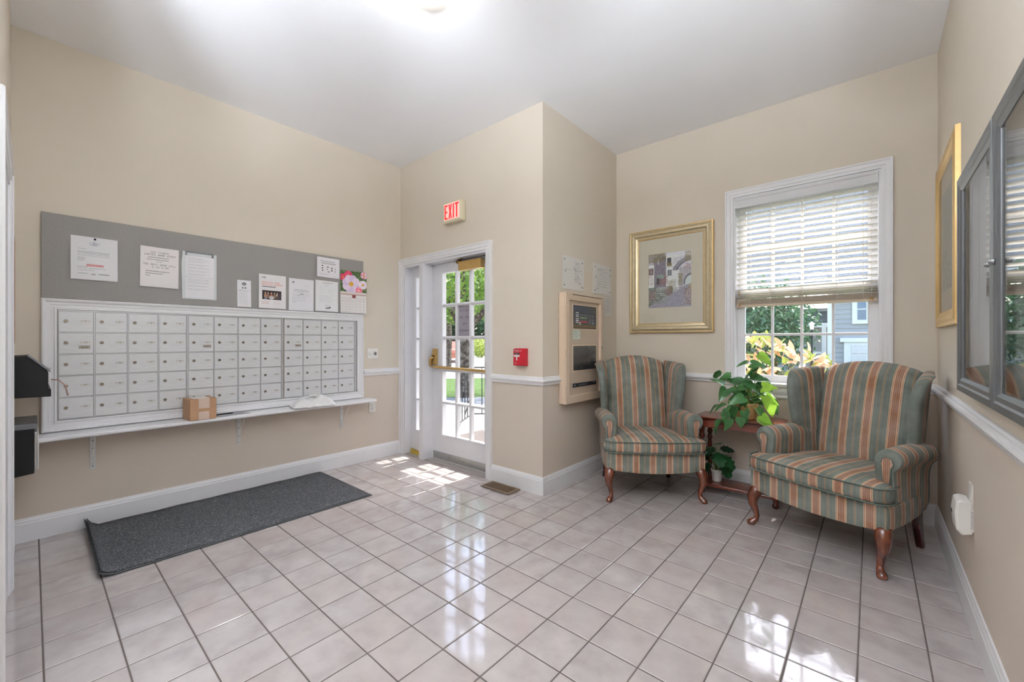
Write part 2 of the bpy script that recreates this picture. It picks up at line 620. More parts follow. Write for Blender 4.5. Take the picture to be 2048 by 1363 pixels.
# ================================================================== STRUCTURE
def wall(name, u0, u1, t0, t1, axis, holes=(), z0=0.0, z1=H):
    """one wall as a connected solid; axis 'x': runs along x, 'y': runs along y; t0..t1 is the thickness"""
    us = sorted({u0, u1, *[h[0] for h in holes], *[h[1] for h in holes]})
    zs = sorted({z0, z1, *[h[2] for h in holes], *[h[3] for h in holes]})
    def solid(i, j):
        if not (0 <= i < len(us) - 1 and 0 <= j < len(zs) - 1): return False
        cu, cz = (us[i] + us[i + 1]) / 2, (zs[j] + zs[j + 1]) / 2
        return not any(h[0] < cu < h[1] and h[2] < cz < h[3] for h in holes)
    P = (lambda u, t, z: (u, t, z)) if axis == 'x' else (lambda u, t, z: (t, u, z))
    idx = {}
    mb = MB()
    def vid(i, j, s):
        k = (i, j, s)
        if k not in idx:
            idx[k] = len(mb.v)
            mb.v.append(P(us[i], (t0, t1)[s], zs[j]))
        return idx[k]
    def face(*v):
        mb.f.append(tuple(v)); mb.mi.append(0)
    for i in range(len(us) - 1):
        for j in range(len(zs) - 1):
            if not solid(i, j): continue
            for s in (0, 1):
                face(vid(i, j, s), vid(i + 1, j, s), vid(i + 1, j + 1, s), vid(i, j + 1, s))
            if not solid(i - 1, j): face(vid(i, j, 0), vid(i, j + 1, 0), vid(i, j + 1, 1), vid(i, j, 1))
            if not solid(i + 1, j): face(vid(i + 1, j, 0), vid(i + 1, j + 1, 0), vid(i + 1, j + 1, 1), vid(i + 1, j, 1))
            if not solid(i, j - 1): face(vid(i, j, 0), vid(i + 1, j, 0), vid(i + 1, j, 1), vid(i, j, 1))
            if not solid(i, j + 1): face(vid(i, j + 1, 0), vid(i + 1, j + 1, 0), vid(i + 1, j + 1, 1), vid(i, j + 1, 1))
    return struct(mb.build(name, M['wall']))

WX0, WX1, WZ0, WZ1 = -0.868, 0.05, 0.862, 2.38        # window opening
DX0, DX1, DZ1 = -3.755, -2.53, 1.992                  # door opening (sidelight + door)
wall('wall_left', YB - TW, YD + TW, XL - TW, XL, 'y')
wall('wall_front', XL, XS, YD, YD + TW, 'x', [(DX0, DX1, 0, DZ1)])
wall('wall_side', YD + TW, YW + TW, XS - TW, XS, 'y')
wall('wall_far', XS, XR, YW, YW + TW, 'x', [(WX0, WX1, WZ0, WZ1)])
wall('wall_right', YH - TW, YW + TW, XR, XR + TW, 'y')
wall('wall_back', XL, XH, YB - TW, YB, 'x')
wall('wall_hall_left', YH - TW, YB - TW, XH - TW, XH, 'y')
wall('wall_hall_back', XH, XR, YH - TW, YH, 'x')
struct(boxo('ceiling', M['ceil'], None, XL - TW, XR + TW, YH - TW, YW + TW, H, H + 0.12))
floor = struct(boxo('floor', M['grout'], None, XL - TW, XR + TW, YH - TW, YW + TW, -0.12, -0.0022))

# floor tiles: the largest in view each on their own, the rest joined
def proj(x, y, z=0.0):
    s, c = math.sin(0.71284), math.cos(0.71284)
    d = -s * x + c * y; r = c * x + s * y
    if d < 0.25: return None
    return 1024 + 831.58 * r / d, 681.5 - 831.58 * (z - 1.195) / d, d

G = 0.0026
cells = []
def clip_add(x0, x1, y0, y1):
    if x1 - x0 < 0.012 or y1 - y0 < 0.012: return
    cells.append((x0, x1, y0, y1))
for i in range(-15, 8):
    for j in range(-22, 14):
        x0, x1 = OX + i * T + G, OX + (i + 1) * T - G
        y0, y1 = OY + j * T + G, OY + (j + 1) * T - G
        cx, cy = (x0 + x1) / 2, (y0 + y1) / 2
        a0, a1 = max(x0, XL), min(x1, XR)
        if cy > YB + 0.1 or y1 > YB:
            # main room, with the alcove to the right of the front wall
            if x1 <= XS: clip_add(a0, a1, max(y0, YB), min(y1, YD))
            elif x0 >= XS: clip_add(a0, a1, y0 if x0 > XH else max(y0, YB), min(y1, YW))
            else:
                if y1 <= YD: clip_add(a0, a1, max(y0, YB), y1)
                else:
                    clip_add(a0, XS, y0, min(y1, YD)); clip_add(XS, a1, y0, min(y1, YW))
        else:
            clip_add(max(x0, XH), a1, max(y0, YH), y1)
rank = []
for c in cells:
    p = proj((c[0] + c[1]) / 2, (c[2] + c[3]) / 2)
    if p and -60 < p[0] < 2108 and p[1] < 1430:
        rank.append(((c[1] - c[0]) * (c[3] - c[2]) / p[2] ** 3, c))
rank.sort(key=lambda a: -a[0])
own = [c for _, c in rank[:298]]
own_set = set(own)
tile_meshes = {}
def tile_shape(mb, w, d, ox=0, oy=0):
    e, dz = 0.0028, 0.0018
    P = [(ox, oy, -.0024), (ox + w, oy, -.0024), (ox + w, oy + d, -.0024), (ox, oy + d, -.0024),
         (ox, oy, -dz), (ox + w, oy, -dz), (ox + w, oy + d, -dz), (ox, oy + d, -dz),
         (ox + e, oy + e, 0), (ox + w - e, oy + e, 0), (ox + w - e, oy + d - e, 0), (ox + e, oy + d - e, 0)]
    F = [(0, 1, 5, 4), (1, 2, 6, 5), (2, 3, 7, 6), (3, 0, 4, 7), (4, 5, 9, 8), (5, 6, 10, 9), (6, 7, 11, 10), (7, 4, 8, 11), (8, 9, 10, 11)]
    mb.q(P, F)
for c in own:
    key = (round(c[1] - c[0], 4), round(c[3] - c[2], 4))
    if key not in tile_meshes:
        mb = MB(); tile_shape(mb, *key)
        o = mb.build('tile', M['tile'], floor, loc=(c[0], c[2], 0))
        tile_meshes[key] = o.data
    else:
        o = bpy.data.objects.new('tile', tile_meshes[key]); COL.objects.link(o); o.parent = floor; o.location = (c[0], c[2], 0)
mb = MB()
for c in cells:
    if c not in own_set: tile_shape(mb, c[1] - c[0], c[3] - c[2], c[0], c[2])
mb.build('tile_field', M['tile'], floor)['kind'] = 'stuff'

# mouldings
BASE = [(0, 0), (.016, 0), (.016, .108), (.013, .113), (.013, .122), (.009, .130), (.006, .140), (0, .140)]
RAIL = [(0, .848), (.010, .848), (.014, .856), (.014, .866), (.026, .874), (.030, .884), (.026, .894), (.016, .900), (.016, .906), (.010, .914), (0, .914)]
def moulding(name, p0, p1, nrm, prof, m0=0, m1=0, mat=None):
    p0, p1, n = Vector((*p0, 0)), Vector((*p1, 0)), Vector((*nrm, 0))
    d = (p1 - p0).normalized()
    mb = MB()
    mb.loft([[p0 + n * a - d * (m0 * a) + Vector((0, 0, z)) for a, z in prof], [p1 + n * a + d * (m1 * a) + Vector((0, 0, z)) for a, z in prof]])
    return struct(mb.build(name, mat or M['trim']))
moulding('baseboard_left', (XL, YB), (XL, YD), (1, 0), BASE, -1, 0)
moulding('baseboard_front', (-2.462, YD), (XS, YD), (0, -1), BASE, 0, 1)
moulding('baseboard_side', (XS, YD), (XS, YW), (1, 0), BASE, 1, -1)
moulding('baseboard_far', (XS, YW), (XR, YW), (0, -1), BASE, -1, -1)
moulding('baseboard_right', (XR, YW), (XR, YH), (-1, 0), BASE, -1, -1)
moulding('baseboard_back', (XL, YB), (-3.16, YB), (0, 1), BASE, -1, 0)
moulding('trim_1', (XL, 2.158), (XL, YD), (1, 0), RAIL, 0, 0)
moulding('trim_2', (-2.462, YD), (XS, YD), (0, -1), RAIL, 0, 1)
moulding('trim_3', (XS, YD), (XS, 2.812), (1, 0), RAIL, 1, 0)
moulding('trim_4', (XS, 3.402), (XS, YW), (1, 0), RAIL, 0, -1)
moulding('trim_5', (XS, YW), (-0.929, YW), (0, -1), RAIL, -1, 0)
moulding('trim_6', (0.111, YW), (XR, YW), (0, -1), RAIL, 0, -1)
moulding('trim_7', (XR, YW), (XR, YH), (-1, 0), RAIL, -1, -1)

CAS = [(0, 0), (.012, 0), (.012, .018), (.016, .022), (.018, .046), (.022, .050), (.022, .060), (.016, .062), (0, .062)]
def casing(name, parent, pts, y, width, depth=.022, m=None, closed=False):
    """mitred flat casing round an opening in the XZ plane, room side at -y; pts = inner corner path"""
    k = width / .062
    rings = []
    n = len(pts)
    for i, (x, z) in enumerate(pts):
        def dirn(a, b):
            v = Vector((b[0] - a[0], b[1] - a[1])); return v.normalized()
        if closed:
            d0, d1 = dirn(pts[i - 1], pts[i]), dirn(pts[i], pts[(i + 1) % n])
        else:
            d1 = dirn(pts[i], pts[i + 1]) if i < n - 1 else None
            d0 = dirn(pts[i - 1], pts[i]) if i > 0 else None
            d0 = d0 or d1; d1 = d1 or d0
        n0, n1 = Vector((-d0.y, d0.x)), Vector((-d1.y, d1.x))
        o = (n0 + n1)
        o = o / max(1e-6, (1 + n0.dot(n1)))
        rings.append([(x + o.x * w * k, y - d * depth / .022, z + o.y * w * k) for d, w in CAS])
    if closed: rings.append(rings[0])
    return MB().loft(rings, not closed).build(name, m or M['trim'], parent)

# ------------------------------------------------------------------ door and sidelight
LY = 2.695                                        # room-side face of the leaf
door = thing('door_1', 'white glazed entrance door with narrow sidelight and brass panic bar', 'door', (-2.95, YD, 0), kind='structure')
def D(x): return x + 2.95                         # world x -> local
LYl = LY - YD
casing('door_frame', door, [(D(-3.757), 0), (D(-3.757), DZ1), (D(-2.532), DZ1), (D(-2.532), 0)], 0, .07)
mb = MB()                                          # jambs and head lining
mb.box(D(DX0), D(DX0 + .018), 0, TW, 0, DZ1)
mb.build('jamb', M['door'], door)
boxo('jamb', M['door'], door, D(-2.53 - .0), D(-2.51), 0.0, TW, 0, DZ1)
boxo('head_jamb', M['door'], door, D(DX0 + .018), D(-2.53), 0, TW, DZ1 - .022, DZ1 + .004)
boxo('mullion_post', M['door'], door, D(-3.462), D(-3.402), -.022, TW, 0, DZ1 - .02, .003)
boxo('plinth_block', M['door'], door, D(-3.464), D(-3.399), -.024, .13, 0, .115, .002)
# leaf: stiles and rails as one frame with openings
GX0, GX1, GZ0, GZ1 = -3.245, -2.655, .262, 1.872
def frame_grid(name, parent, xs, zs, holes, y0, y1, m, bev=0.0):
    mb = MB()
    idx = {}
    def vid(i, j, s):
        if (i, j, s) not in idx:
            idx[(i, j, s)] = len(mb.v); mb.v.append((xs[i], (y0, y1)[s], zs[j]))
        return idx[(i, j, s)]
    def sol(i, j): return 0 <= i < len(xs) - 1 and 0 <= j < len(zs) - 1 and (i, j) not in holes
    def face(*v): mb.f.append(v); mb.mi.append(0)
    for i in range(len(xs) - 1):
        for j in range(len(zs) - 1):
            if not sol(i, j): continue
            for s in (0, 1): face(vid(i, j, s), vid(i + 1, j, s), vid(i + 1, j + 1, s), vid(i, j + 1, s))
            if not sol(i - 1, j): face(vid(i, j, 0), vid(i, j + 1, 0), vid(i, j + 1, 1), vid(i, j, 1))
            if not sol(i + 1, j): face(vid(i + 1, j, 0), vid(i + 1, j + 1, 0), vid(i + 1, j + 1, 1), vid(i + 1, j, 1))
            if not sol(i, j - 1): face(vid(i, j, 0), vid(i + 1, j, 0), vid(i + 1, j, 1), vid(i, j, 1))
            if not sol(i, j + 1): face(vid(i, j + 1, 0), vid(i + 1, j + 1, 0), vid(i + 1, j + 1, 1), vid(i, j + 1, 1))
    return mb.build(name, m, parent, bev=bev)
leaf = frame_grid('door_leaf', door, [D(-3.398), D(GX0), D(GX1), D(-2.512)], [.052, GZ0, GZ1, 1.968], {(1, 1)}, LYl, LYl + .044, M['door'])
# glazing bead round the glass, then muntins
casing('glazing_bead', door, [(D(GX0), GZ0), (D(GX0), GZ1), (D(GX1), GZ1), (D(GX1), GZ0)], LYl, .018, .010, M['door'], True)
pw, ph = (GX1 - GX0) / 3, (GZ1 - GZ0) / 5
for k in (1, 2):
    x = D(GX0 + pw * k)
    MB().prism([(x - .016, LYl + .006), (x - .006, LYl - .004), (x + .006, LYl - .004), (x + .016, LYl + .006), (x + .016, LYl + .04), (x - .016, LYl + .04)], GZ0, GZ1).build('muntin', M['door'], door)
for k in range(1, 5):
    z = GZ0 + ph * k
    MB().prism([(LYl + .008, z - .016), (LYl - .003, z - .006), (LYl - .003, z + .006), (LYl + .008, z + .016), (LYl + .038, z + .016), (LYl + .038, z - .016)], D(GX0), D(GX1), 'x').build('muntin', M['door'], door)
for a in range(3):
    for b in range(5):
        boxo('pane', M['glass'], door, D(GX0 + pw * a) + .012, D(GX0 + pw * (a + 1)) - .012, LYl + .020, LYl + .024, GZ0 + ph * b + .012, GZ0 + ph * (b + 1) - .012)
mb = MB()
mb.box(D(-3.392), D(-2.514), LYl - .006, LYl, .009, .080)
sweep = mb.build('door_sweep', M['steel'], door, bev=.002)
for k in range(5):
    MB().lathe([(.005, 0), (.004, .002), (0.0005, .0025)], n=10).build('screw', M['lock'], sweep, loc=(D(-3.33) + k * .19, LYl - .006, .048)).rotation_euler = (PI / 2, 0, 0)
boxo('threshold', plain('threshold_tile', 'a8a29e', 0.35, var=.04), door, D(-3.755), D(-2.51), .002, TW + .05, -.003, .006, .002)
# sidelight
SX0, SX1, SZ0, SZ1 = -3.655, -3.535, .258, 1.862
side = frame_grid('sidelight_frame', door, [D(DX0 + .018), D(SX0), D(SX1), D(-3.462)], [.012, SZ0, SZ1, 1.97], {(1, 1)}, LYl - .015, LYl + .03, M['door'])
casing('sidelight_bead', door, [(D(SX0), SZ0), (D(SX0), SZ1), (D(SX1), SZ1), (D(SX1), SZ0)], LYl - .015, .014, .010, M['door'], True)
sh = (SZ1 - SZ0) / 5
for k in range(1, 5):
    boxo('sidelight_muntin', M['door'], door, D(SX0), D(SX1), LYl - .016, LYl + .02, SZ0 + sh * k - .011, SZ0 + sh * k + .011, .004)
for k in range(5):
    boxo('pane', M['glass'], door, D(SX0), D(SX1), LYl + .004, LYl + .008, SZ0 + sh * k + .011, SZ0 + sh * (k + 1) - .011)
# panic bar: case plate, two lever arms, cross bar
bar = MB().tube([(D(-3.375), .062, .938), (D(-3.3), .055, .936), (D(-2.62), .05, .927), (D(-2.575), .056, .926)], [.009, .014, .014, .009], 12).build('panic_bar', M['brass'], door, smooth=True)
MB().prism([(D(-3.385), .955), (D(-3.318), .955), (D(-3.318), 1.108), (D(-3.325), 1.118), (D(-3.36), 1.12), (D(-3.37), 1.105), (D(-3.385), 1.03)], LYl - .034, LYl, 'y').build('lock_case', M['brass'], bar, bev=.006)
MB().tube([(D(-3.352), LYl - .034, 1.035), (D(-3.37), .05, 1.02), (D(-3.385), .058, .975), (D(-3.38), .06, .938)], [.014, .016, .015, .013], 10).build('lever_arm', M['brass'], bar, smooth=True)
MB().tube([(D(-2.622), LYl - .002, 1.005), (D(-2.60), .075, .99), (D(-2.583), .058, .95), (D(-2.58), .055, .926)], [.018, .016, .014, .012], 10).build('lever_arm', M['brass'], bar, smooth=True)
MB().lathe([(.012, 0), (.012, .012), (.004, .016)], n=14).build('knob', M['brass_old'], bar, loc=(D(-3.345), LYl - .034, 1.045)).rotation_euler = (PI / 2, 0, 0)
for (x, z) in ((-3.37, 1.152), (-3.33, 1.155), (-3.335, .915)):
    MB().lathe([(.004, 0), (.003, .001)], n=8).build('screw', M['dark'], door, loc=(D(x), LYl, z)).rotation_euler = (PI / 2, 0, 0)
# closer
clo = boxo('door_closer', M['brass'], door, D(-2.955), D(-2.652), .047, LYl, 1.858, 1.946, .007)
MB().tube([(D(-2.975), .07, 1.958), (D(-2.88), .045, 1.978), (D(-2.79), .03, 1.998)], [.011, .008, .010], 8).build('closer_arm', M['brass_old'], clo, smooth=True)
MB().tube([(D(-2.79), .03, 1.998), (D(-2.72), .06, 1.985), (D(-2.62), .10, 1.972)], [.010, .008, .009], 8).build('closer_arm', M['brass_old'], clo, smooth=True)
MB().lathe([(.018, -.012), (.020, 0), (.018, .014), (.006, .018)], n=14).build('closer_pivot', M['brass'], clo, loc=(D(-2.79), .03, 1.998), smooth=True)
boxo('closer_bracket', M['brass_old'], clo, D(-3.0), D(-2.96), .06, LYl, 1.935, 1.962, .004)

# ------------------------------------------------------------------ window
win = thing('window_1', 'white double hung window with muntins behind a raised blind', 'window', (-0.409, YW, 0), kind='structure')
def Wx(x): return x + 0.409
casing('window_casing', win, [(Wx(WX0), WZ0), (Wx(WX0), WZ1), (Wx(WX1), WZ1), (Wx(WX1), WZ0)], 0, .062)
boxo('jamb', M['trim'], win, Wx(WX0), Wx(WX0 + .012), 0.001, TW, WZ0, WZ1)
boxo('jamb', M['trim'], win, Wx(WX1 - .012), Wx(WX1), 0.001, TW, WZ0, WZ1)
boxo('head_jamb', M['trim'], win, Wx(WX0 + .012), Wx(WX1 - .012), 0.001, TW, WZ1 - .012, WZ1)
boxo('stool', M['trim'], win, Wx(WX0 - .075), Wx(WX1 + .075), -.045, TW, WZ0 - .024, WZ0 + .002, .006)
MB().loft([[(x, -d, z) for d, z in [(0, .745), (.010, .745), (.016, .757), (.012, .772), (.020, .80), (.020, .838), (0, .838)]] for x in (Wx(WX0 - .061), Wx(WX1 + .061))]).build('apron', M['trim'], win)
def sash(name, y, z0, z1, rb, rt, rows):
    x0, x1 = WX0 + .012, WX1 - .012
    sl = .058
    g = frame_grid(name, win, [Wx(x0), Wx(x0 + sl), Wx(x1 - sl), Wx(x1)], [z0, z0 + rb, z1 - rt, z1], {(1, 1)}, y, y + .034, M['trim'])
    gx0, gx1, gz0, gz1 = x0 + sl, x1 - sl, z0 + rb, z1 - rt
    cw, chh = (gx1 - gx0) / 4, (gz1 - gz0) / rows
    for k in range(1, 4):
        boxo('muntin', M['trim'], g, Wx(gx0 + cw * k) - .009, Wx(gx0 + cw * k) + .009, y + .004, y + .030, gz0, gz1, .003)
    for k in range(1, rows):
        boxo('muntin', M['trim'], g, Wx(gx0), Wx(gx1), y + .006, y + .028, gz0 + chh * k - .009, gz0 + chh * k + .009, .003)
    for a in range(4):
        for b in range(rows):
            boxo('pane', M['glass'], g, Wx(gx0 + cw * a) + .009, Wx(gx0 + cw * (a + 1)) - .009, y + .015, y + .019, gz0 + chh * b + .009, gz0 + chh * (b + 1) - .009)
sash('lower_sash', .075, WZ0 + .002, 1.615, .055, .04, 2)
sash('upper_sash', .112, 1.585, WZ1 - .012, .04, .08, 2)

# window blind: own thing, hangs inside the opening
bl = thing('window_blind', 'white wooden slat blind half raised in the window', 'blind', (-0.409, YW, 2.375))
bx0, bx1 = WX0 + .014 + .409, WX1 - .014 + .409
ZB = -2.375
boxo('headrail', M['valance'], bl, bx0 + .004, bx1 - .004, .018, .068, 2.315 + ZB, 2.366 + ZB, .002)
MB().loft([[(x, -d, z + ZB) for d, z in [(.0, 2.288), (.012, 2.288), (.012, 2.30), (.009, 2.305), (.009, 2.345), (.013, 2.352), (.013, 2.366), (0, 2.366)]] for x in (bx0, bx1)]).build('valance', M['valance'], bl)
slat = None
tilt = math.radians(20)
def slat_mesh():
    mb = MB()
    prof = [(-.025, -.001), (-.0125, .0012), (0, .002), (.0125, .0012), (.025, -.001), (.025, .0012), (.0125, .0034), (0, .0042), (-.0125, .0034), (-.025, .0012)]
    mb.loft([[(x, d, z) for d, z in prof] for x in (bx0 + .004, bx1 - .004)])
    return mb
z = 2.272
for k in range(16):
    if slat is None:
        slat = slat_mesh().build('slat', M['blind'], bl)
        s_ = slat
    else:
        s_ = copyp(slat, bl)
    s_.location = (0, .043, z + ZB); s_.rotation_euler = (-tilt, 0, 0)
    z -= .0441
for zz_ in (1.578, 1.562, 1.549):
    s_ = copyp(slat, bl); s_.location = (0, .043, zz_ + ZB); s_.rotation_euler = (-.16, 0, 0)
stack_me = slat.data.copy(); stack_me.materials[0] = M['rail_shade_tan']  # same white slats, coloured tan for the shade on the stack
for k in range(9):                                    # gathered slats resting on the bottom rail
    s_ = bpy.data.objects.new('slat', stack_me); COL.objects.link(s_); s_.parent = bl
    s_.location = (0, .043 + .0012 * (k % 3 - 1), 1.4945 + k * .0048 + ZB); s_.rotation_euler = (-.02 + .01 * (k % 3), 0, 0)
boxo('bottom_rail', M['rail_shade_tan'], bl, bx0 + .004, bx1 - .004, .016, .070, 1.474 + ZB, 1.4925 + ZB, .003)
for x in (.10, .245, .455, .665, .81):
    for yy in (.014, .072):
        MB().tube([(bx0 + x, yy, 2.315 + ZB), (bx0 + x, yy, 1.50 + ZB)], .0012, 5).build('ladder_cord', M['blind'], bl)
for x, zz in ((.03, 1.60), (.03, 1.50), (.855, 1.50)):
    MB().tube([(bx0 + x, .006, 2.29 + ZB), (bx0 + x, .006, zz + ZB)], .0011, 5).build('pull_cord', M['blind'], bl)
    MB().lathe([(.002, .025), (.005, .018), (.008, .004), (.007, 0)], n=10).build('cord_tassel', M['wicker'], bl, loc=(bx0 + x, .004, zz - .02 + ZB))

# ------------------------------------------------------------------ inner door on the back wall, only its casing edge in view
door2 = thing('door_2', 'white door casing at the left edge on the back wall', 'door', (-2.6, YB, 0), rz=PI, kind='structure')
casing('door_frame', door2, [(-.45, 0), (-.45, 1.93), (.46, 1.93), (.46, 0)], 0, .075, .024)
boxo('door_leaf', M['door'], door2, -.45, .46, -.006, 0, .008, 1.93)

# ================================================================== LEFT WALL: mailboxes, board, notices, shelf
RL = PI / 2                                         # viewed from the room: local x = world +Y, local -y = out of the wall
def LW(y, z, p=0.0): return (XL + p, y, z)

# moulded surround of the mailboxes (four mitred lengths in one frame)
fr = thing('mailbox_surround', 'white moulded picture-frame trim around the mailboxes', 'frame', LW(0, 0, .0006), RL)
MP = [(0, 0), (.022, 0), (.022, .010), (.014, .014), (.014, .026), (.018, .030), (.018, .044), (.028, .050), (.030, .060), (.024, .066), (0, .066)]
def frame_prof(name, x0, x1, z0, z1, prof, m, parent, y=0.0, smooth=False, ins=False):
    """mitred frame swept round a rectangle; prof = (depth, distance outward from the inner edge)"""
    rings = []
    for sx, sz in ((-1, -1), (-1, 1), (1, 1), (1, -1), (-1, -1)):
        rings.append([((x0 if sx < 0 else x1) + sx * w, y - d, (z0 if sz < 0 else z1) + sz * w) for d, w in prof])
    return MB().loft(rings, False).build(name, m, parent, smooth=smooth)
frame_prof('moulding', .105, 2.084, .702, 1.391, MP, M['trim'], fr)

# three mailbox banks of 4 x 5 doors
def plate_mesh(num, k):
    c = Canvas(30, 9, 'd6d3cd', num)
    c.rect(0, 0, 1, .12, '7d7870'); c.rect(0, 0, .04, 1, '8d8880'); c.rect(.96, 0, 1, 1, 'bab6ae')
    c.text(str(num), .52, .14, '3a3430')
    return c
yb = [.109, .7575, 1.418]
door_me = lock_me = tag_me = None
for b in range(3):
    bank = thing('mailbox_bank', ['aluminium mailbox bank of twenty locked doors, left third inside the white surround',
                                  'aluminium mailbox bank of twenty locked doors, middle third behind the cardboard box',
                                  'aluminium mailbox bank of twenty locked doors, right third behind the white poly bag'][b], 'mailboxes', LW(yb[b], .706), RL, 'mailbox banks set in the wall')
    W4 = .648 if b < 2 else .656
    mb = MB()
    px, pz = .1605, .1356
    xs = [0]; zs = [-.001]
    for c in range(4): xs += [.0025 + c * px, .0025 + c * px + .1535]
    xs.append(W4)
    for r in range(5): zs += [.003 + r * pz, .003 + r * pz + .1295]
    zs.append(.683)
    holes = {(1 + 2 * c, 1 + 2 * r) for c in range(4) for r in range(5)}
    frame_grid('bank_frame', bank, xs, zs, holes, -.016, -.001, M['alu_frame'])
    for r in range(5):
        for c in range(4):
            num = (4 - r) * 12 + b * 4 + c + 1
            x, zz = xs[1 + 2 * c], zs[1 + 2 * r]
            if door_me is None:
                dd = MB().box(.0008, .1527, -.0135, -.002, .0008, .1287).build('mailbox_door', M['alu'], bank, bev=.0015)
                door_me = dd
            else:
                dd = copyp(door_me, bank)
            dd.location = (x, 0, zz)
            if lock_me is None:
                lock_me = MB().lathe([(.0098, 0), (.0098, .003), (.008, .0045), (.003, .0045), (.0028, .003), (.0004, .003)], n=16).build('lock', M['lock'], dd)
                lk = lock_me
            else:
                lk = copyp(lock_me, dd)
            lk.location = (.031, -.0135, .068); lk.rotation_euler = (PI / 2, 0, 0)
            pl = plate_mesh(num, 0).sheet('number_plate', .042, .0125, dd, loc=(.096, -.0142, .062))
            if (r == 3 and (b, c) in ((0, 0), (1, 0), (2, 0))):
                cc = Canvas(20, 8, 'a89f92', 3 + b); cc.para(.2, .85, .4, 2, .2, '5f5850')
                cc.rect(0, 0, 1, .13, '8b8378'); cc.rect(0, .87, 1, 1, '8b8378')
                cc.sheet('name_tag', .052, .020, dd, loc=(.086, -.0146, .030))
# board
board = MB().box(.039, 2.150, -.020, -.001, 1.4575, 1.981).build('notice_board', M['felt'], None, bev=.004)
board.location = LW(0, 0); board.rotation_euler = (0, 0, RL)
tag(board, 'long grey fabric notice board above the mailboxes', 'notice board')
# notices
def notice(name, label, y0, z0, w, h, cv, cat='notice', rot=0.0, curl=None, group='paper notices pinned to the grey board', p=.024):
    o = cv.sheet(name, w, h, None, curl=curl)
    o.location = LW(y0, z0, p)
    o.rotation_euler = (0, rot, RL)
    return tag(o, label, cat, group)
def tack(m, y, z, p, root):
    t = MB().lathe([(.006, 0), (.006, .003), (.0035, .005), (.005, .011), (.003, .0125)], n=12).build('push_pin', m, root, smooth=True)
    return t
cv = Canvas(100, 128, 'e6e5e8', 1)
cv.disc(.50, .17, .07, .03, 'b9bcc8', .7); cv.para(.38, .62, .13, 3, .03, '9a9caa'); cv.disc(.49, .13, .02, .02, '8f92a4', .6)
cv.para(.14, .34, .285, 1, .1, '9a9aa0'); cv.para(.14, .82, .345, 3, .028, '85868c', 1, .1); cv.para(.14, .84, .44, 1, .1, '96969c')
cv.para(.14, .3, .49, 4, .026, '96969c'); cv.rect(.32, .635, .69, .685, 'd58b8b', .75); cv.para(.33, .69, .645, 2, .02, 'c05c5c', 1, 0)
cv.para(.14, .36, .70, 2, .03, '87878d'); cv.para(.38, .8, .73, 1, .02, '87878d'); cv.para(.14, .5, .78, 1, .02, '87878d'); cv.rect(.14, .85, .36, .862, '77777c'); cv.rect(.42, .86, .52, .872, '77777c'); cv.rect(.58, .855, .82, .867, '77777c')
n1 = notice('paper_notice', 'white letter with red heading line, leftmost on the grey board', .162, 1.587, .215, .275, cv, curl=lambda x, z: -.004 * (1 - z) ** 2)
pin = tack(M['black'], 0, 0, 0, n1); pin.location = (.108, 0, .263); pin.rotation_euler = (PI / 2, 0, 0)
cv = Canvas(124, 164, 'e9e4e4', 2)
cv.text('OLD TIMERS', .5, .115, '77767c', 1); cv.text('LADIES GAME NIGHT', .52, .175, '4c4c52', 1)
cv.para(.2, .82, .25, 1, .03, '85848a', 3); cv.para(.17, .86, .305, 1, .03, '85848a', 3); cv.para(.42, .56, .365, 1, .02, '85848a', 2)
cv.text('THE NEXT GAME WILL', .5, .42, '77767c'); cv.text('6 TO 9 PM', .52, .485, '66656c')
cv.para(.14, .88, .60, 1, .03, '7d7c82', 3); cv.para(.14, .78, .655, 1, .03, '7d7c82', 3); cv.para(.14, .3, .71, 1, .03, '7d7c82', 3)
notice('paper_notice', 'white game night notice, second sheet from the left end of the board', .488, 1.573, .209, .280, cv, rot=.012, curl=lambda x, z: -.005 * (1 - z) ** 2)
# document holder with sheet
hold = thing('document_holder', 'clear wall pocket holding a typed white sheet, third on the board', 'document holder', LW(.719, 1.505, .0205), RL)
MB().prism([(0, 0), (.21, 0), (.21, .345), (.192, .341), (.192, .318), (.178, .318), (.178, .338), (.03, .338), (.03, .318), (.018, .318), (.018, .345), (.004, .35), (-.004, .26)], -.006, -.004, 'y').build('pocket', plain('cloudy_plastic', 'd2d6d8', .25), hold)
boxo('clip', M['grey_metal'], hold, .018, .192, -.003, -.001, .31, .352)
cv = Canvas(90, 130, 'e8e7ea', 5)
for yy in (.06, .12, .2, .27, .35, .43, .56, .62, .7, .78): cv.para(.1, .85, yy, 2, .02, 'b7b7bd')
cv.rect(0, .50, 1, .512, 'd6d6da')
cv.sheet('typed_sheet', .176, .31, hold, loc=(.018, -.008, .008))
cv = Canvas(50, 110, 'e9e8ec', 6)
cv.disc(.5, .14, .16, .06, '6a6a6e'); cv.disc(.5, .15, .1, .02, '9a9a9c'); cv.disc(.40, .285, .07, .035, '7a7a7f'); cv.disc(.6, .285, .07, .035, '7a7a7f'); cv.rect(.49, .25, .51, .32, 'e0e0e0')
cv.rect(.05, .395, .95, .402, 'a5a5aa'); cv.para(.1, .8, .37, 1, .1, '8a8a90')
for k in range(14): cv.para(.12, .85, .44 + k * .032, 1, .02, 'bfbfc6')
cv.para(.2, .8, .90, 1, .02, 'c9a08a')
notice('paper_notice', 'narrow white flyer with two round emblems, smallest sheet on the board', 1.068, 1.468, .097, .212, cv, rot=-.01)
cv = Canvas(124, 164, 'ebe9ea', 7)
cv.text('CFA', .17, .075, '33333a', 1); cv.disc(.215, .095, .06, .03, '55555c', .35)
cv.text('CANDIDATE RACE', .11, .215, 'd9664e', 1, 'l'); cv.text('TRAINING PROGRAM', .11, .275, 'd9664e', 1, 'l')
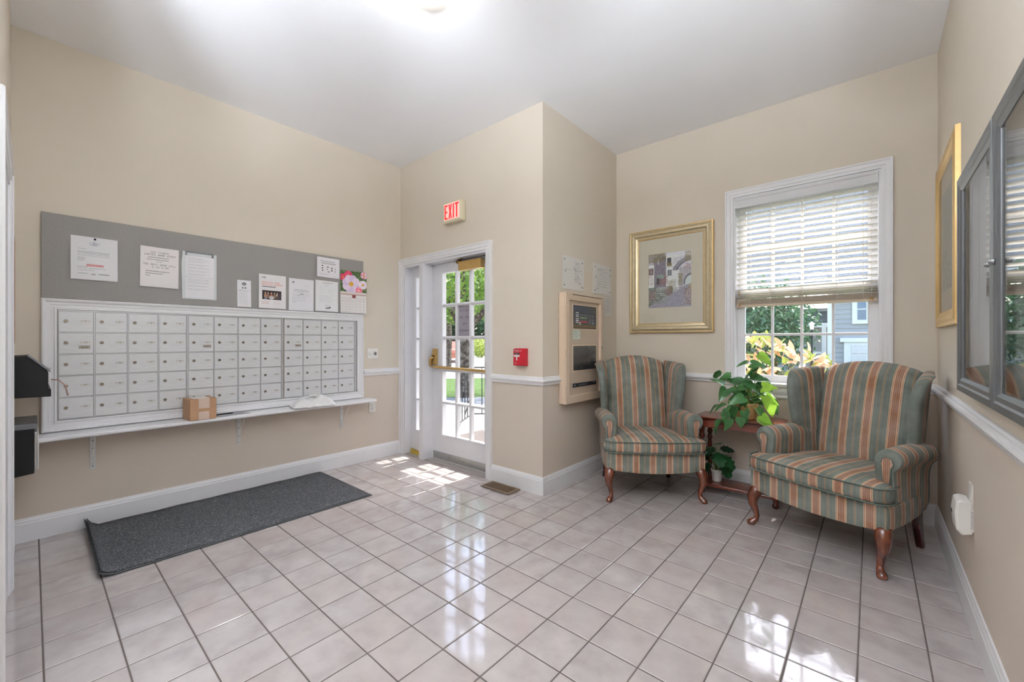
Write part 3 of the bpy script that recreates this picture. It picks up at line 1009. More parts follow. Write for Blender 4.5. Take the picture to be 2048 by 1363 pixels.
cv.rect(.12, .345, .62, .372, '4a4548'); cv.rect(.13, .355, .6, .362, '8a8488')
cv.rect(.12, .47, .83, .74, '2c2528')
for (x, c_) in ((.24, 'b08868'), (.34, '8c6a58'), (.46, 'b46a54'), (.58, '9a7a60'), (.68, '5f5a52')):
    cv.disc(x, .55, .025, .028, 'c8a088'); cv.disc(x, .64, .05, .07, c_, .8)
cv.disc(.47, .68, .09, .055, 'c9c6c6'); cv.disc(.25, .70, .05, .04, '7d8594'); cv.disc(.66, .6, .02, .03, 'd0d0d0'); cv.disc(.76, .64, .05, .09, '4a3a40')
for k in range(5): cv.para(.12, .42, .79 + k * .022, 1, .02, 'c79a92')
for k in range(3): cv.para(.55, .84, .80 + k * .04, 1, .02, 'c9b0aa')
notice('paper_notice', 'white flyer with red heading and dark group photo', 1.217, 1.467, .211, .280, cv, curl=lambda x, z: -.010 * (1 - x) ** 3)
cv = Canvas(110, 146, 'e6e5ea', 8)
cv.rect(.14, .10, .17, .15, '5c5c62'); cv.rect(.17, .09, .2, .12, '5c5c62'); cv.rect(.2, .11, .23, .14, '77777c')
cv.para(.6, .85, .2, 2, .02, 'cfcfd4'); cv.para(.22, .78, .345, 1, .03, '8f8f96', 2); cv.para(.18, .86, .385, 1, .03, '8f8f96', 2); cv.para(.38, .66, .425, 1, .02, '8f8f96', 1)
cv.rect(.45, .475, .58, .49, '4b4b52'); cv.rect(.34, .52, .45, .535, '4b4b52')
for k in range(8): cv.para(.14, .86, .455 + k * .035, 1, .02, 'b9b9c0')
cv.para(.16, .32, .73, 2, .02, 'a9a9b0')
notice('paper_notice', 'white typed letter with small corner logo, right of the red headed flyer', 1.451, 1.462, .211, .278, cv, rot=.006)
cv = Canvas(110, 146, 'e7e7e9', 9)
cv.para(.3, .78, .075, 1, .02, '8a8a90', 2); cv.para(.42, .58, .12, 4, .025, 'c0c0c6')
for yy in (.25, .3, .35, .4): cv.para(.15, .45, yy, 1, .02, 'd0d0d4'); cv.para(.55, .9, yy + .02, 1, .02, 'c8c8ce')
for k in range(10): cv.para(.15, .9, .48 + k * .026, 1, .02, 'c9c9ce')
cv.para(.4, .65, .79, 2, .02, 'a0a0a5'); cv.disc(.52, .89, .09, .03, '8b8b8f'); cv.disc(.62, .87, .05, .022, '232326')
notice('paper_notice', 'white form with black stamp at its foot, below the icon sheet', 1.676, 1.468, .210, .281, cv, rot=.012, curl=lambda x, z: -.006 * (1 - z) ** 2)
cv = Canvas(130, 110, 'e8e6ea', 10)
cv.para(.16, .8, .17, 2, .03, '77777d', 2); cv.para(.2, .85, .27, 2, .035, '5f5f66', 2, 0)
for (x, y, rx, ry) in ((.24, .42, .035, .035), (.24, .54, .03, .035), (.25, .655, .028, .035), (.48, .47, .055, .025), (.45, .58, .025, .022), (.52, .70, .05, .022), (.66, .5, .033, .04), (.66, .62, .035, .04)): cv.disc(x, y, rx, ry, '35353a')
for (x, y) in ((.82, .52), (.81, .66)): cv.disc(x, y, .03, .035, '9a9aa2')
cv.para(.12, .62, .82, 2, .03, 'a0a0a6'); cv.para(.68, .9, .92, 1, .02, 'c6a8ac')
notice('paper_notice', 'white landscape sheet of small dark icons, topmost at the right end of the board', 1.688, 1.779, .214, .181, cv, rot=.0, curl=lambda x, z: -.012 * (1 - x) ** 3)
# calendar: flower photo above, month grid below
cal = thing('wall_calendar', 'wall calendar with pink and white flower photo overhanging the right end of the board', 'calendar', LW(1.91, 1.462, .024), RL)
cv = Canvas(96, 74, '3f5a34', 11)
cv.speck(0, 0, 1, 1, ['2b4428', '557a3c', '6e9148', '24361f', '40602f'], 900, 3)
def flower(x, y, r, c1, c2, n=8, cen='c99a32'):
    for k in range(n):
        a = k * 2 * PI / n + .3
        cv.disc(x + math.cos(a) * r * .6 * .77, y + math.sin(a) * r * .6, r * .33, r * .42, c1 if k % 2 else c2)
    cv.disc(x, y, r * .2, r * .24, cen)
flower(.3, .2, .2, 'd2386a', 'e0527c'); flower(.1, .33, .17, 'c43058', 'd6406a'); flower(.41, .62, .44, 'e8d8ec', 'd9c4e2'); flower(.86, .62, .22, 'ecdcea', 'f2e8f0'); flower(.90, .14, .18, 'e8c8d8', 'd47a9a'); flower(.7, .92, .18, 'e2748c', 'ee98a4', 8, 'f4d8c0')
cv.sheet('flower_photo', .262, .200, cal, m=M['gloss_print'], loc=(0, -.001, .205), curl=lambda x, z: -.010 * x ** 2 - .003)
cv = Canvas(96, 76, 'e4e0de', 12)
cv.rect(0, .0, 1, .10, 'd9d2cf'); cv.rect(.02, .11, .98, .15, 'b4867e'); cv.rect(.45, .15, .58, .27, '7c3a3c')
for a in range(7):
    for b_ in range(5): cv.rect(.07 + a * .135, .31 + b_ * .125, .10 + a * .135, .34 + b_ * .125, 'a09a9a')
for a in range(8): cv.rect(.02 + a * .1365, .28, .025 + a * .1365, .93, 'cfcac8')
for b_ in range(6): cv.rect(.02, .28 + b_ * .13, .98, .285 + b_ * .13, 'cfcac8')
cv.para(.03, .4, .95, 1, .02, '8a8686')
cv.sheet('month_page', .262, .205, cal, loc=(0, -.001, 0), curl=lambda x, z: -.008 * x ** 2 - .006 * (1 - z) ** 2 - .002)

# shelf
sh_ = thing('wall_shelf', 'long narrow white shelf under the mailboxes on steel brackets', 'shelf', LW(0, 0), RL)
poly = [(-.06, -.001), (2.205, -.001), (2.205, -.165), (2.195, -.19), (2.17, -.2), (-.06, -.2)]
MB().prism(poly, .607, .632).build('shelf_board', M['trim'], sh_, bev=.009, seg=3)
for y in (.262, 1.082, 1.935):
    mb = MB()
    mb.box(y - .014, y + .014, -.004, -.0005, .366, .6065)
    mb.box(y - .014, y + .014, -.17, -.004, .602, .6065)
    br = mb.build('shelf_bracket', plain('white_bracket', 'd5d6d6', .4, .3), sh_, bev=.001)
    MB().tube([(y, -.15, .603), (y, -.008, .40)], .004, 6).build('bracket_stay', M['white_plastic'], br)
    for zz in (.385, .44, .50, .55):
        MB().lathe([(.004, 0), (.003, .0015)], n=8).build('screw', M['lock'], br, loc=(y, -.004, zz)).rotation_euler = (PI / 2, 0, 0)

# parcel: cardboard box with tape on the shelf
bx = thing('cardboard_box', 'brown cardboard box with pale paper tape on the white shelf', 'box', (-3.70, .803, .632), RL + .06)
boxo('carton', M['cardboard'], bx, -.079, .079, -.083, .083, 0, .150, .003)
mb = MB()
tpv = [(-.0845, .0), (-.0845, .060)]
boxo('tape', M['tape'], bx, -.030, .034, -.0842, -.083, .002, .060)
mb = MB(); mb.box(-.030, .036, -.0842, -.083, .082, .1512); mb.box(-.030, .036, -.083, .0835, .150, .1512)
mb.build('tape', M['tape'], bx)
boxo('shipping_label', plain('label_white', 'dedbd6', .5), bx, -.05, .045, -.055, .07, .1512, .1517)
boxo('flap_seam', plain('cardboard_edge', '8d6a4c', .9), bx, .040, .0415, -.083, .083, .1500, .1505)
# white poly mailer
def polybag():
    n, m_ = 15, 11
    r = np.random.RandomState(4)
    def surf(s):
        pts = []
        for i in range(n):
            for j in range(m_):
                u, v = i / (n - 1), j / (m_ - 1)
                e = max(0, min(1, 4.2 * min(u, 1 - u))) ** .6 * max(0, min(1, 4 * min(v, 1 - v))) ** .6
                x = (u - .5) * .345; y = (v - .5) * .21
                zz = .006 + s * (.036 * e) + .036 * e + .016 * math.sin(8 * u + 6 * v) * e + .008 * math.sin(19 * u - 13 * v) * e + .007 * (r.rand() - .5) * (1.8 if e < .7 else .8)
                if y < -.09: zz += .012 * math.sin(30 * u)
                pts.append((x + .004 * math.sin(12 * v), y, zz))
        return pts
    top, bot = surf(1), surf(-1)
    bot = [(p[0], p[1], min(q[2] - .001, max(.001, .25 * p[2]))) for p, q in zip(bot, top)]
    F = []
    for s in range(2):
        for i in range(n - 1):
            for j in range(m_ - 1):
                a = s * n * m_ + i * m_ + j
                F.append((a, a + 1, a + m_ + 1, a + m_))
    N = n * m_
    for i in range(n - 1):
        for j in (0, m_ - 1):
            a = i * m_ + j; F.append((a, a + m_, a + m_ + N, a + N))
    for j in range(m_ - 1):
        for i in (0, n - 1):
            a = i * m_ + j; F.append((a, a + 1, a + 1 + N, a + N))
    return MB().q(top + bot, F)
bag = thing('mailing_bag', 'crumpled white plastic mailing bag lying on the right end of the shelf', 'parcel', (-3.665, 1.60, .633), RL - .22)
polybag().build('envelope', M['polybag'], bag, smooth=True, sub=1)
cv = Canvas(40, 20, 'dedede', 5); cv.para(.1, .6, .3, 4, .15, '77777c', 1); cv.rect(.7, .2, .9, .4, '8a8a8f')
lab = cv.sheet('shipping_label', .09, .05, bag, loc=(-.03, -.045, .086)); lab.rotation_euler = (-PI / 2 + .25, 0, 0)
# flat envelope beside the box, and a pen
env = thing('grey_envelope', 'flat grey envelope lying on the shelf beside the cardboard box', 'envelope', (-3.70, 1.0, .632), RL + .15)
MB().prism([(-.10, -.045), (.12, -.045), (.09, .04), (-.10, .04)], 0, .003).build('paper', plain('grey_paper', '9c9d9f', .8), env)
pen = thing('black_pen', 'short dark pen lying by the grey envelope on the shelf', 'pen', (-3.735, .955, .6385), RL + .1)
MB().tube([(-.07, 0, 0), (-.06, 0, 0), (.055, 0, 0), (.07, 0, 0)], [.002, .0048, .0048, .003], 10).build('barrel', M['black'], pen, smooth=True)

# switch plate with two round sockets, and duplex outlet under the shelf
def outlet(name, label, loc, rz, horizontal, m, kind=0):
    t = thing(name, label, 'wall plate' if horizontal else 'outlet', loc, rz)
    w, hh = (.115, .105) if horizontal else (.070, .112)
    boxo('cover_plate', m, t, -w / 2, w / 2, -.006, 0, -hh / 2, hh / 2, .0025)
    for s in (-1, 1):
        cx, cz = (s * .026, 0) if horizontal else (0, s * .021)
        if horizontal:
            MB().lathe([(.019, 0), (.019, .005), (.016, .007), (.004, .007)], n=20).build('round_socket', M['steel'] if s > 0 else m, t, loc=(cx, -.006, cz)).rotation_euler = (PI / 2, 0, 0)
            boxo('toggle', M['dark'] if s > 0 else M['white_plastic'], t, cx - .004, cx + .004, -.017, -.0125, cz - .013, cz + .013, .002)
        else:
            rc = MB().lathe([(.0155, 0), (.0155, .003), (.014, .004), (.001, .004)], n=18).build('receptacle', m, t, loc=(cx, -.006, cz))
            rc.rotation_euler = (PI / 2, 0, 0)
            for q in (-1, 1): boxo('slot', M['dark'], t, cx + q * .006 - .001, cx + q * .006 + .001, -.0104, -.0098, cz - .001, cz + .008)
            MB().lathe([(.0022, 0), (.0004, .0006)], n=8).build('slot', M['dark'], t, loc=(cx, -.010, cz - .006)).rotation_euler = (PI / 2, 0, 0)
    return t
outlet('switch_plate', 'cream wall plate with two round sockets beside the mailbox surround', LW(2.26, 1.068), RL, True, M['white_plastic'])
outlet('wall_outlet', 'white duplex outlet on the wall under the right end of the shelf', LW(2.255, .533), RL, False, M['white_plastic'])

# black drop boxes on the back wall at the left edge
def dropbox(name, label, prof, x0, x1, extra):
    t = thing(name, label, 'letter box', ((x0 + x1) / 2, YB, 0), PI)
    hw = (x1 - x0) / 2
    MB().prism([(-y, z) for y, z in prof], -hw, hw, 'x').build('body', M['black'], t, bev=.003)
    extra(t, hw)
    return t
def up(t, hw):
    mb = MB(); mb.prism([(-.062, 1.118), (-.066, 1.121), (-.146, 1.034), (-.142, 1.030)], -hw - .004, hw + .004, 'x')
    mb.build('lid', M['grey_metal'], t, bev=.001)
    boxo('latch', M['steel'], t, -.03, .03, -.150, -.140, 1.036, 1.046, .002)
    MB().tube([(-hw + .01, -.148, .99), (-hw + .0, -.175, .985), (-hw - .002, -.198, .955), (-hw - .004, -.208, .90)], .0035, 7).build('cord_loop', plain('pink_cord', 'a88a80', .8), t, smooth=True)
dropbox('letter_box', 'black sloped-lid drop box with cord, upper one at the left edge of the room', [(0, .902), (.147, .900), (.147, .938), (.137, .945), (.137, 1.03), (.064, 1.117), (0, 1.113)], -3.66, -3.30, up)
def lo(t, hw):
    boxo('lid', M['grey_metal'], t, -hw - .004, hw + .004, -.100, -.001, .737, .765, .002)
    boxo('paper_tray', M['steel'], t, -hw, hw, -.098, -.088, .51, .72, .002)
    MB().prism([(-hw + .02, .52), (hw - .02, .52), (hw - .02, .70), (-hw + .02, .71)], -.104, -.099, 'y').build('form_stack', M['white_plastic'], t)
dropbox('letter_box', 'black flat-lid drop box with papers in front, lower one at the left edge', [(0, .495), (.088, .505), (.088, .735), (0, .735)], -3.66, -3.30, lo)
pf = thing('wooden_frame', 'reddish wooden frame seen edge on above the black drop boxes', 'picture frame', (-3.48, YB, 1.18), PI)
frame_prof('frame', -.16, .16, .02, .57, [(0, 0), (.012, 0), (.018, .01), (.018, .02), (0, .022)], plain('red_wood', '9a6a50', .5, var=.2), pf)
boxo('picture', M['matboard'], pf, -.16, .16, -.006, -.001, .02, .57)

# ================================================================== FRONT WALL: exit sign, pull station, vent, mat
ex = thing('exit_sign', 'cream box exit sign with red letters above the entrance door', 'exit sign', (-2.922, YD, 2.2925), 0)
boxo('housing', M['ivory'], ex, -.126, .126, -.062, 0, -.003, .188, .012, seg=3)
boxo('face', emit('sign_face', 'f0a8a0', .55, 'd8b8ac'), ex, -.102, .108, -.0632, -.060, .022, .172)
red_l = emit('sign_red', 'e01018', .75, 'c01018')
def letter(ch, x, w, hh, s, z0):
    mb = MB()
    P = {'E': [(0, 0), (w, 0), (w, s), (s, s), (s, hh / 2 - s / 2), (w * .9, hh / 2 - s / 2), (w * .9, hh / 2 + s / 2), (s, hh / 2 + s / 2), (s, hh - s), (w, hh - s), (w, hh), (0, hh)],
         'X': [(0, 0), (s, 0), (w / 2, hh / 2 - s), (w - s, 0), (w, 0), (w / 2 + s * .55, hh / 2), (w, hh), (w - s, hh), (w / 2, hh / 2 + s), (s, hh), (0, hh), (w / 2 - s * .55, hh / 2)],
         'I': [(0, 0), (s, 0), (s, hh), (0, hh)],
         'T': [(w / 2 - s / 2, 0), (w / 2 + s / 2, 0), (w / 2 + s / 2, hh - s), (w, hh - s), (w, hh), (0, hh), (0, hh - s), (w / 2 - s / 2, hh - s)]}[ch]
    mb.prism([(x + a, z0 + b_) for a, b_ in P], -.0655, -.0625, 'y')
    return mb.build('letter', red_l, ex)
letter('E', -.092, .040, .132, .014, .030); letter('X', -.038, .046, .132, .0155, .030); letter('I', .022, .014, .132, .015, .030); letter('T', .050, .048, .132, .015, .030)

ps = thing('fire_alarm_pull', 'red fire alarm pull station with white T handle on the front wall', 'fire alarm', (-2.130, YD, 1.066), 0)
boxo('back_box', M['red'], ps, -.062, .060, -.018, 0, -.070, .070, .002)
boxo('body', M['red'], ps, -.058, .060, -.045, -.018, -.068, .066, .004)
boxo('handle_bar', M['white_plastic'], ps, -.046, .010, -.052, -.045, .002, .018, .002)
boxo('handle_stem', M['white_plastic'], ps, -.022, -.012, -.051, -.045, -.026, .002, .002)
boxo('window', M['dark'], ps, -.046, .010, -.0462, -.045, .020, .034)
def raised(txt, x, z, w, hcell, m, par, y, cw=None):
    """small printed word as a sheet on the thing"""
    n = len(txt) * 6 + 2
    c_ = Canvas(n, 9, m[1], 1); c_.text(txt, .5, .11, m[0])
    return c_.sheet('lettering', w, hcell, par, loc=(x, y, z))
raised('FIRE', -.052, .044, .030, .011, ('f0dede', 'a81626'), ps, -.0456); raised('ALARM', .000, .044, .034, .011, ('f0dede', 'a81626'), ps, -.0456)
raised('PULL', -.032, .0225, .026, .009, ('e8e8e8', '2a2826'), ps, -.0466); raised('PULL DOWN', -.044, .006, .052, .008, ('7a1a22', 'e9e7e2'), ps, -.0524)
MB().lathe([(.008, 0), (.008, .002), (.004, .0035)], n=14).build('key_lock', M['steel'], ps, loc=(-.012, -.045, .050)).rotation_euler = (PI / 2, 0, 0)
boxo('maker_mark', M['white_plastic'], ps, -.034, -.026, -.0458, -.045, -.052, -.044)

vent = thing('floor_register', 'brown louvred floor register set in the tiles by the front wall', 'floor vent', (-2.276, 2.485, 0), 0)
bronze = plain('bronze_paint', '74604a', .45, .3)
frame_grid('vent_frame', vent, [-.152, -.128, .128, .152], [-.074, -.054, .054, .074], {(1, 1)}, 0, .006, bronze).rotation_euler = (PI / 2, 0, 0)
vent.children[-1].location = (0, 0, .0065)
boxo('vent_well', M['dark'], vent, -.130, .130, -.056, .056, .0002, .0012)
boxo('divider', bronze, vent, -.004, .004, -.054, .054, .0013, .0060)
for k in range(14):
    for s in (0, 1):
        x = -.120 + k * .0088 + s * .130
        boxo('louvre', bronze, vent, x, x + .0035, -.054, .054, .0013, .0055)

mat_o = thing('door_mat', 'long charcoal carpet runner with a curled end beside the mailbox wall', 'mat', (-3.36, .985, 0), RL)
def mat_mesh(x0, x1, y0, y1, z0, z1, edge):
    nx, ny = 40, 10
    def top(u, v, up_):
        x = x0 + (x1 - x0) * u; y = y0 + (y1 - y0) * v
        zz = (z1 if up_ else z0)
        e = max(0, .055 - u) / .055
        return (x + .02 * e * e, y, zz + .05 * e ** 1.6 * (0.55 + .6 * v) + .0012 * math.sin(31 * u + 4 * v))
    P = [top(i / nx, j / ny, s) for s in (1, 0) for i in range(nx + 1) for j in range(ny + 1)]
    N = (nx + 1) * (ny + 1); F = []
    for s in range(2):
        for i in range(nx):
            for j in range(ny):
                a = s * N + i * (ny + 1) + j; F.append((a, a + 1, a + ny + 2, a + ny + 1))
    for i in range(nx):
        for j in (0, ny):
            a = i * (ny + 1) + j; F.append((a, a + ny + 1, a + ny + 1 + N, a + N))
    for j in range(ny):
        for i in (0, nx):
            a = i * (ny + 1) + j; F.append((a, a + 1, a + 1 + N, a + N))
    return MB().q(P, F)
mat_mesh(-.785, .74, -.438, .438, .0022, .0075, 0).build('rubber_backing', M['mat_edge'], mat_o, smooth=True)
mat_mesh(-.775, .725, -.424, .424, .0075, .0125, 0).build('carpet_pile', M['carpet'], mat_o, smooth=True)

wedge = thing('door_wedge', 'yellow wooden wedge on the floor under the sidelight', 'wedge', (-3.60, 2.655, .006), 0)
MB().prism([(-.11, 0), (.11, 0), (.11, .018), (-.11, .045)], -.014, .014, 'y').build('block', plain('yellow_wood', 'b59a3c', .6, var=.15), wedge)

# paper sign behind the glass of the door, read from outside
cv = Canvas(56, 130, 'a9a2ae', 21)
for t_, y in (('VISITOR', .16), ('MUST USE', .37), ('THE', .58), ('INTERCOM', .80)): cv.text(t_, .46, y, '3e3546', 1, mirror=True)
sg = cv.sheet('door_sign', .205, .300, None)
sg.location = (-3.042, LY + .0265, 1.243)
tag(sg, 'lilac paper sign seen from behind on the middle door pane', 'sign')

# ================================================================== SIDE WALL: fire panel and plans
fp = thing('fire_alarm_cabinet', 'beige wall cabinet with dark display windows beside the left chair', 'alarm panel', (XS, 2.805, 0), RL)
PW, PD = .605, .072
frame_grid('cabinet_frame', fp, [0, .058, PW - .042, PW], [.682, .748, 1.528, 1.590], {(1, 1)}, -PD, -.001, M['panel'], bev=.006)
boxo('vent_slot', M['dark'], fp, .10, PW - .02, -PD - .0004, -PD + .001, 1.574, 1.580)
boxo('inner_panel', M['panel_in'], fp, .058, PW - .042, -.052, -.004, .748, 1.528)
boxo('hinge_side', M['panel'], fp, -.004, .0, -PD + .01, -.01, .70, 1.57)
def win_frame(x0, x1, z0, z1, m, nm):
    g = boxo(nm, m, fp, x0, x1, -.0535, -.0520, z0, z1)
    frame_prof('bezel', x0, x1, z0, z1, [(0, 0), (.004, 0), (.004, .010), (0, .012)], M['panel'], fp, y=-.052)
    return g
x0, x1 = .134, .515
win_frame(x0, x1, 1.300, 1.495, M['black'], 'display_window')
win_frame(x0, x1, .948, 1.154, plain('smoked_glass', '3a3b3c', .08, spec=.8), 'blank_window')
cv = Canvas(100, 52, '3c3e45', 30)
cv.rect(0, 0, .8, .28, '454a55'); cv.rect(.8, 0, 1, .28, '4a4c45'); cv.rect(0, .85, 1, .98, '6a5636')
for k in range(6):
    cv.rect(.10, .29 + k * .087, .22, .335 + k * .087, 'e6e8ec'); cv.rect(.03, .30 + k * .087, .07, .33 + k * .087, '777a80')
for k in range(4): cv.rect(.27 + k * .10, .36, .31 + k * .10, .43, '9a9da2')
cv.rect(.26, .48, .60, .56, '6a8a62'); cv.para(.27, .6, .5, 2, .04, '8fae86'); cv.para(.27, .6, .6, 2, .04, '75787e')
for k in range(5): cv.rect(.26 + k * .075, .68, .315 + k * .075, .755, 'd04a58')
cv.rect(.24, .73, .31, .85, 'b8b8b8')
for a in range(2):
    for b_ in range(6): cv.rect(.66 + a * .14, .38 + b_ * .075, .77 + a * .14, .415 + b_ * .075, '7d8086')
cv.rect(.84, .74, .90, .8, '8aa6b8')
cv.sheet('display_print', x1 - x0 - .01, .185, fp, m=M['gloss_print'], loc=(x0 + .005, -.0545, 1.305))
cv = Canvas(30, 20, 'cfd8cc', 31); cv.para(.08, .75, .12, 4, .2, '8a9a90'); cv.rect(.86, .1, .94, .2, '555a58'); cv.rect(.86, .5, .94, .6, '555a58')
cv.sheet('inspection_sticker', .118, .078, fp, loc=(.132, -.0525, 1.210))
cv = Canvas(60, 7, '1e1e20', 32); cv.rect(.05, .3, .12, .7, '77777a'); cv.para(.25, .65, .3, 3, .15, '5a5a5e'); cv.rect(.86, .2, .94, .5, 'aaaaae')
cv.sheet('name_strip', .385, .033, fp, loc=(.130, -.0530, .808))
MB().lathe([(.011, 0), (.011, .006), (.007, .008), (.002, .008)], n=14).build('key_lock', M['steel'], fp, loc=(PW - .018, -PD, 1.138)).rotation_euler = (PI / 2, 0, 0)
for zz in (.80, 1.10, 1.45):
    MB().tube([(-.004, -PD + .006, zz - .03), (-.004, -PD + .006, zz + .03)], .005, 8).build('hinge', M['panel'], fp)

def plan(label, y, z, w, hh, seed, scr):
    t = thing('floor_plan', label, 'floor plan', (XS, y, z), RL, 'building plans under clear plates')
    c_ = Canvas(90, 76, 'dcdad6', seed)
    for _ in range(26 if seed == 41 else 18):
        a, b_ = c_.r.rand(2) * [.4, .7] + ([.5, .15] if seed == 41 else [.15, .12]); l = .03 + .1 * c_.r.rand()
        if c_.r.rand() < .5: c_.rect(a, b_, a + l, b_ + .012, '8e8e90')
        else: c_.rect(a, b_, a + .011, b_ + l, '8e8e90')
    c_.para(.1, .45, .4, 1, .02, 'a8a8aa'); c_.rect(.1, .42, .18, .5, 'b8b8ba')
    for k in range(8): c_.para(.55 if seed == 41 else .2, .85, .15 + k * .085, 1, .02, '9a9a9e')
    c_.sheet('plan_print', w, hh, t, loc=(0, -.004, 0))
    boxo('backing_plate', plain('plate_edge', 'c9c8c4', .3), t, 0, w, -.0035, 0, 0, hh)
    for (a, b_) in scr: MB().lathe([(.0055, 0), (.005, .003), (.002, .004)], n=10).build('screw', M['dark'], t, loc=(a, -.0042, b_)).rotation_euler = (PI / 2, 0, 0)
s4 = [(.03, .03), (.31, .03), (.03, .245), (.31, .245)]
plan('white floor plan plate with four dark screws, left of two above the alarm panel', 2.855, 1.630, .341, .276, 41, s4)
plan('white floor plan plate with dark screws, right of two near the corner', 3.357, 1.634, .343, .277, 42, [(.03, .03), (.32, .03), (.03, .245), (.32, .245), (.325, .19)])
cv = Canvas(40, 60, 'dad7d0', 44); cv.para(.1, .9, .08, 12, .07, '9b9a98')
pp = cv.sheet('paper_list', .135, .195, None); pp.location = (XS + .004, 3.566, 1.437); pp.rotation_euler = (0, 0, RL)
tag(pp, 'typed paper list taped below the right floor plan', 'notice')

# ================================================================== FAR WALL: picture
FRP = [(.004, -.004), (.010, 0), (.016, .006), (.014, .018), (.020, .024), (.034, .036), (.036, .052), (.026, .066), (.024, .070), (.028, .076), (.028, .084), (0, .086)]
pic = thing('framed_picture', 'gold framed print of a flowered village lane on the far wall', 'picture', (-1.395, YW, 1.752), 0)
frame_prof('outer_frame', -.292, .292, -.394, .394, [(.016, .004), (.022, .024), (.034, .036), (.036, .052), (.026, .066), (.024, .070), (.028, .076), (.028, .082), (0, .084)], M['gold_pale'], pic, smooth=False)
frame_prof('inner_gilt', -.292, .292, -.394, .394, [(.006, -.002), (.012, 0), (.018, .008), (.016, .018), (.022, .024), (.0, .025)], M['gold'], pic)
frame_prof('outer_gilt', -.374, .374, -.476, .476, [(.02, -.006), (.030, -.004), (.030, .003), (0, .004)], M['gold'], pic)
frame_grid('mat_board', pic, [-.292, -.196, .192, .292], [-.394, -.248, .252, .394], {(1, 1)}, -.009, -.003, M['matboard'])
def village(nx, ny):
    c_ = Canvas(nx, ny, 'b4b0ba', 50)
    R = c_.speck
    c_.rect(.42, 0, 1, .3, 'd8d6df')
    c_.rect(.13, .06, .43, .62, '7f7888'); R(.13, .06, .43, .62, ['6c6676', '8d8896', '99929e', '625b6a', '7c7278'], 2600)
    c_.rect(.22, .09, .25, .2, 'c9c7cc'); c_.rect(.0, .2, .14, .62, 'e2e0e4'); c_.rect(.0, .26, .12, .38, '67504e'); R(0, .27, .12, .37, ['c8c0c0', '4a3b3c'], 90)
    R(0, 0, .42, .16, ['7f7048', '6e6342', '5f5950', '8f8058', '77705c'], 1300)
    c_.put((c_.X > .42) & (c_.X < .72) & (c_.Y > .06) & (c_.Y < .72), 'e8e6ea'); R(.42, .1, .72, .7, ['d8d6de', 'f0eef2', 'c9c6d0'], 1300)
    c_.rect(.45, .1, .54, .24, '403d46'); R(.44, .19, .56, .26, ['7f7048', '6f6038', '978458'], 200)
    c_.rect(.46, .32, .55, .43, '70757b'); c_.rect(.5, .32, .51, .43, 'b9b9c0')
    d = ((c_.X - 1.05) / .5) ** 2 + ((c_.Y - .42) / .32) ** 2
    c_.put((d < 1) & (d > .72) & (c_.Y < .34) & (c_.X > .58), '8f8a96'); c_.put((d < .72) & (d > .58) & (c_.Y < .34), '66616c')
    R(.58, .1, 1, .33, ['a39eaa', '858090', '716c7a'], 500)
    c_.put((c_.X > .72) & (c_.Y > .3) & (c_.Y < .62), 'b3afb6'); R(.72, .3, 1, .6, ['9a95a0', 'c2bfc5', '8a8490'], 1100)
    d2 = ((c_.X - .98) / .16) ** 2 + ((c_.Y - .58) / .17) ** 2
    c_.put((d2 < 1) & (c_.Y < .6), '716c78'); c_.put((d2 < .6) & (c_.Y < .6), 'c8d0cd')
    R(.84, .24, .97, .34, ['8a5454', 'a87068', '6a4c4c', 'b9b4bc'], 150); R(.85, .02, .98, .2, ['857a54', '94895f', '6a6450'], 420)
    R(.7, .4, .8, .62, ['77704c', '646b52', '8f8558'], 330)
    c_.put((c_.Y > .62 + (.9 - c_.X) * .38) & (c_.Y > .58), '9792a0'); R(.0, .64, 1, 1, ['8a8594', 'a5a0ae', '7a7488', 'b0abb8'], 5200)
    m_ = (c_.Y < .62 + (.9 - c_.X) * .38) & (c_.Y > .62) & (c_.X < .58)
    c_.put(m_, '646a60')
    for (x, y, w_, h_, cols, n) in ((0, .62, .5, .3, ['6f7d6c', '4c5549', 'bfc3c6', '848e8e'], 1900), (0, .66, .2, .2, ['95606a', 'b58a90', '7a4a52', '6f7d6c'], 380), (.26, .4, .2, .17, ['a5645a', 'b88078', '84504c', '5c5a56', '8a6a62'], 420), (.38, .6, .18, .18, ['985560', 'b88890', '7f4a56', '666e62'], 330), (.46, .5, .2, .2, ['8f8258', '7f7548', '6f7752'], 320), (0, .38, .1, .2, ['985a58', 'c4bcbc'], 160), (.84, .66, .16, .3, ['8f5a5e', '6a5250', 'b8a888', '5f5f57', 'c8c2ca'], 900), (.94, .58, .06, .12, ['b8a468', 'a8945a'], 90), (.2, .62, .28, .06, ['cacacf', 'a5abab'], 160)):
        R(x, y, x + w_, y + h_, cols, n)
    for k in range(4): c_.rect(.16 + k * .06, .70 + k * .035, .34 + k * .05, .709 + k * .035, 'c8c8ca', .7)
    c_.disc(.29, .43, .1, .04, '8a9a96'); c_.rect(.2, .46, .26, .56, '363237'); R(.2, .44, .30, .58, ['5c5860', '7c7278', '363237'], 160)
    c_.a = np.clip(c_.a * 1.3, 0, .95)
    return c_
village(116, 150).sheet('print', .392, .504, pic, m=M['gloss_print'], loc=(-.198, -.0045, -.250))
boxo('picture_glass', M['glass_frame'], pic, -.292, .292, -.0125, -.011, -.394, .394)

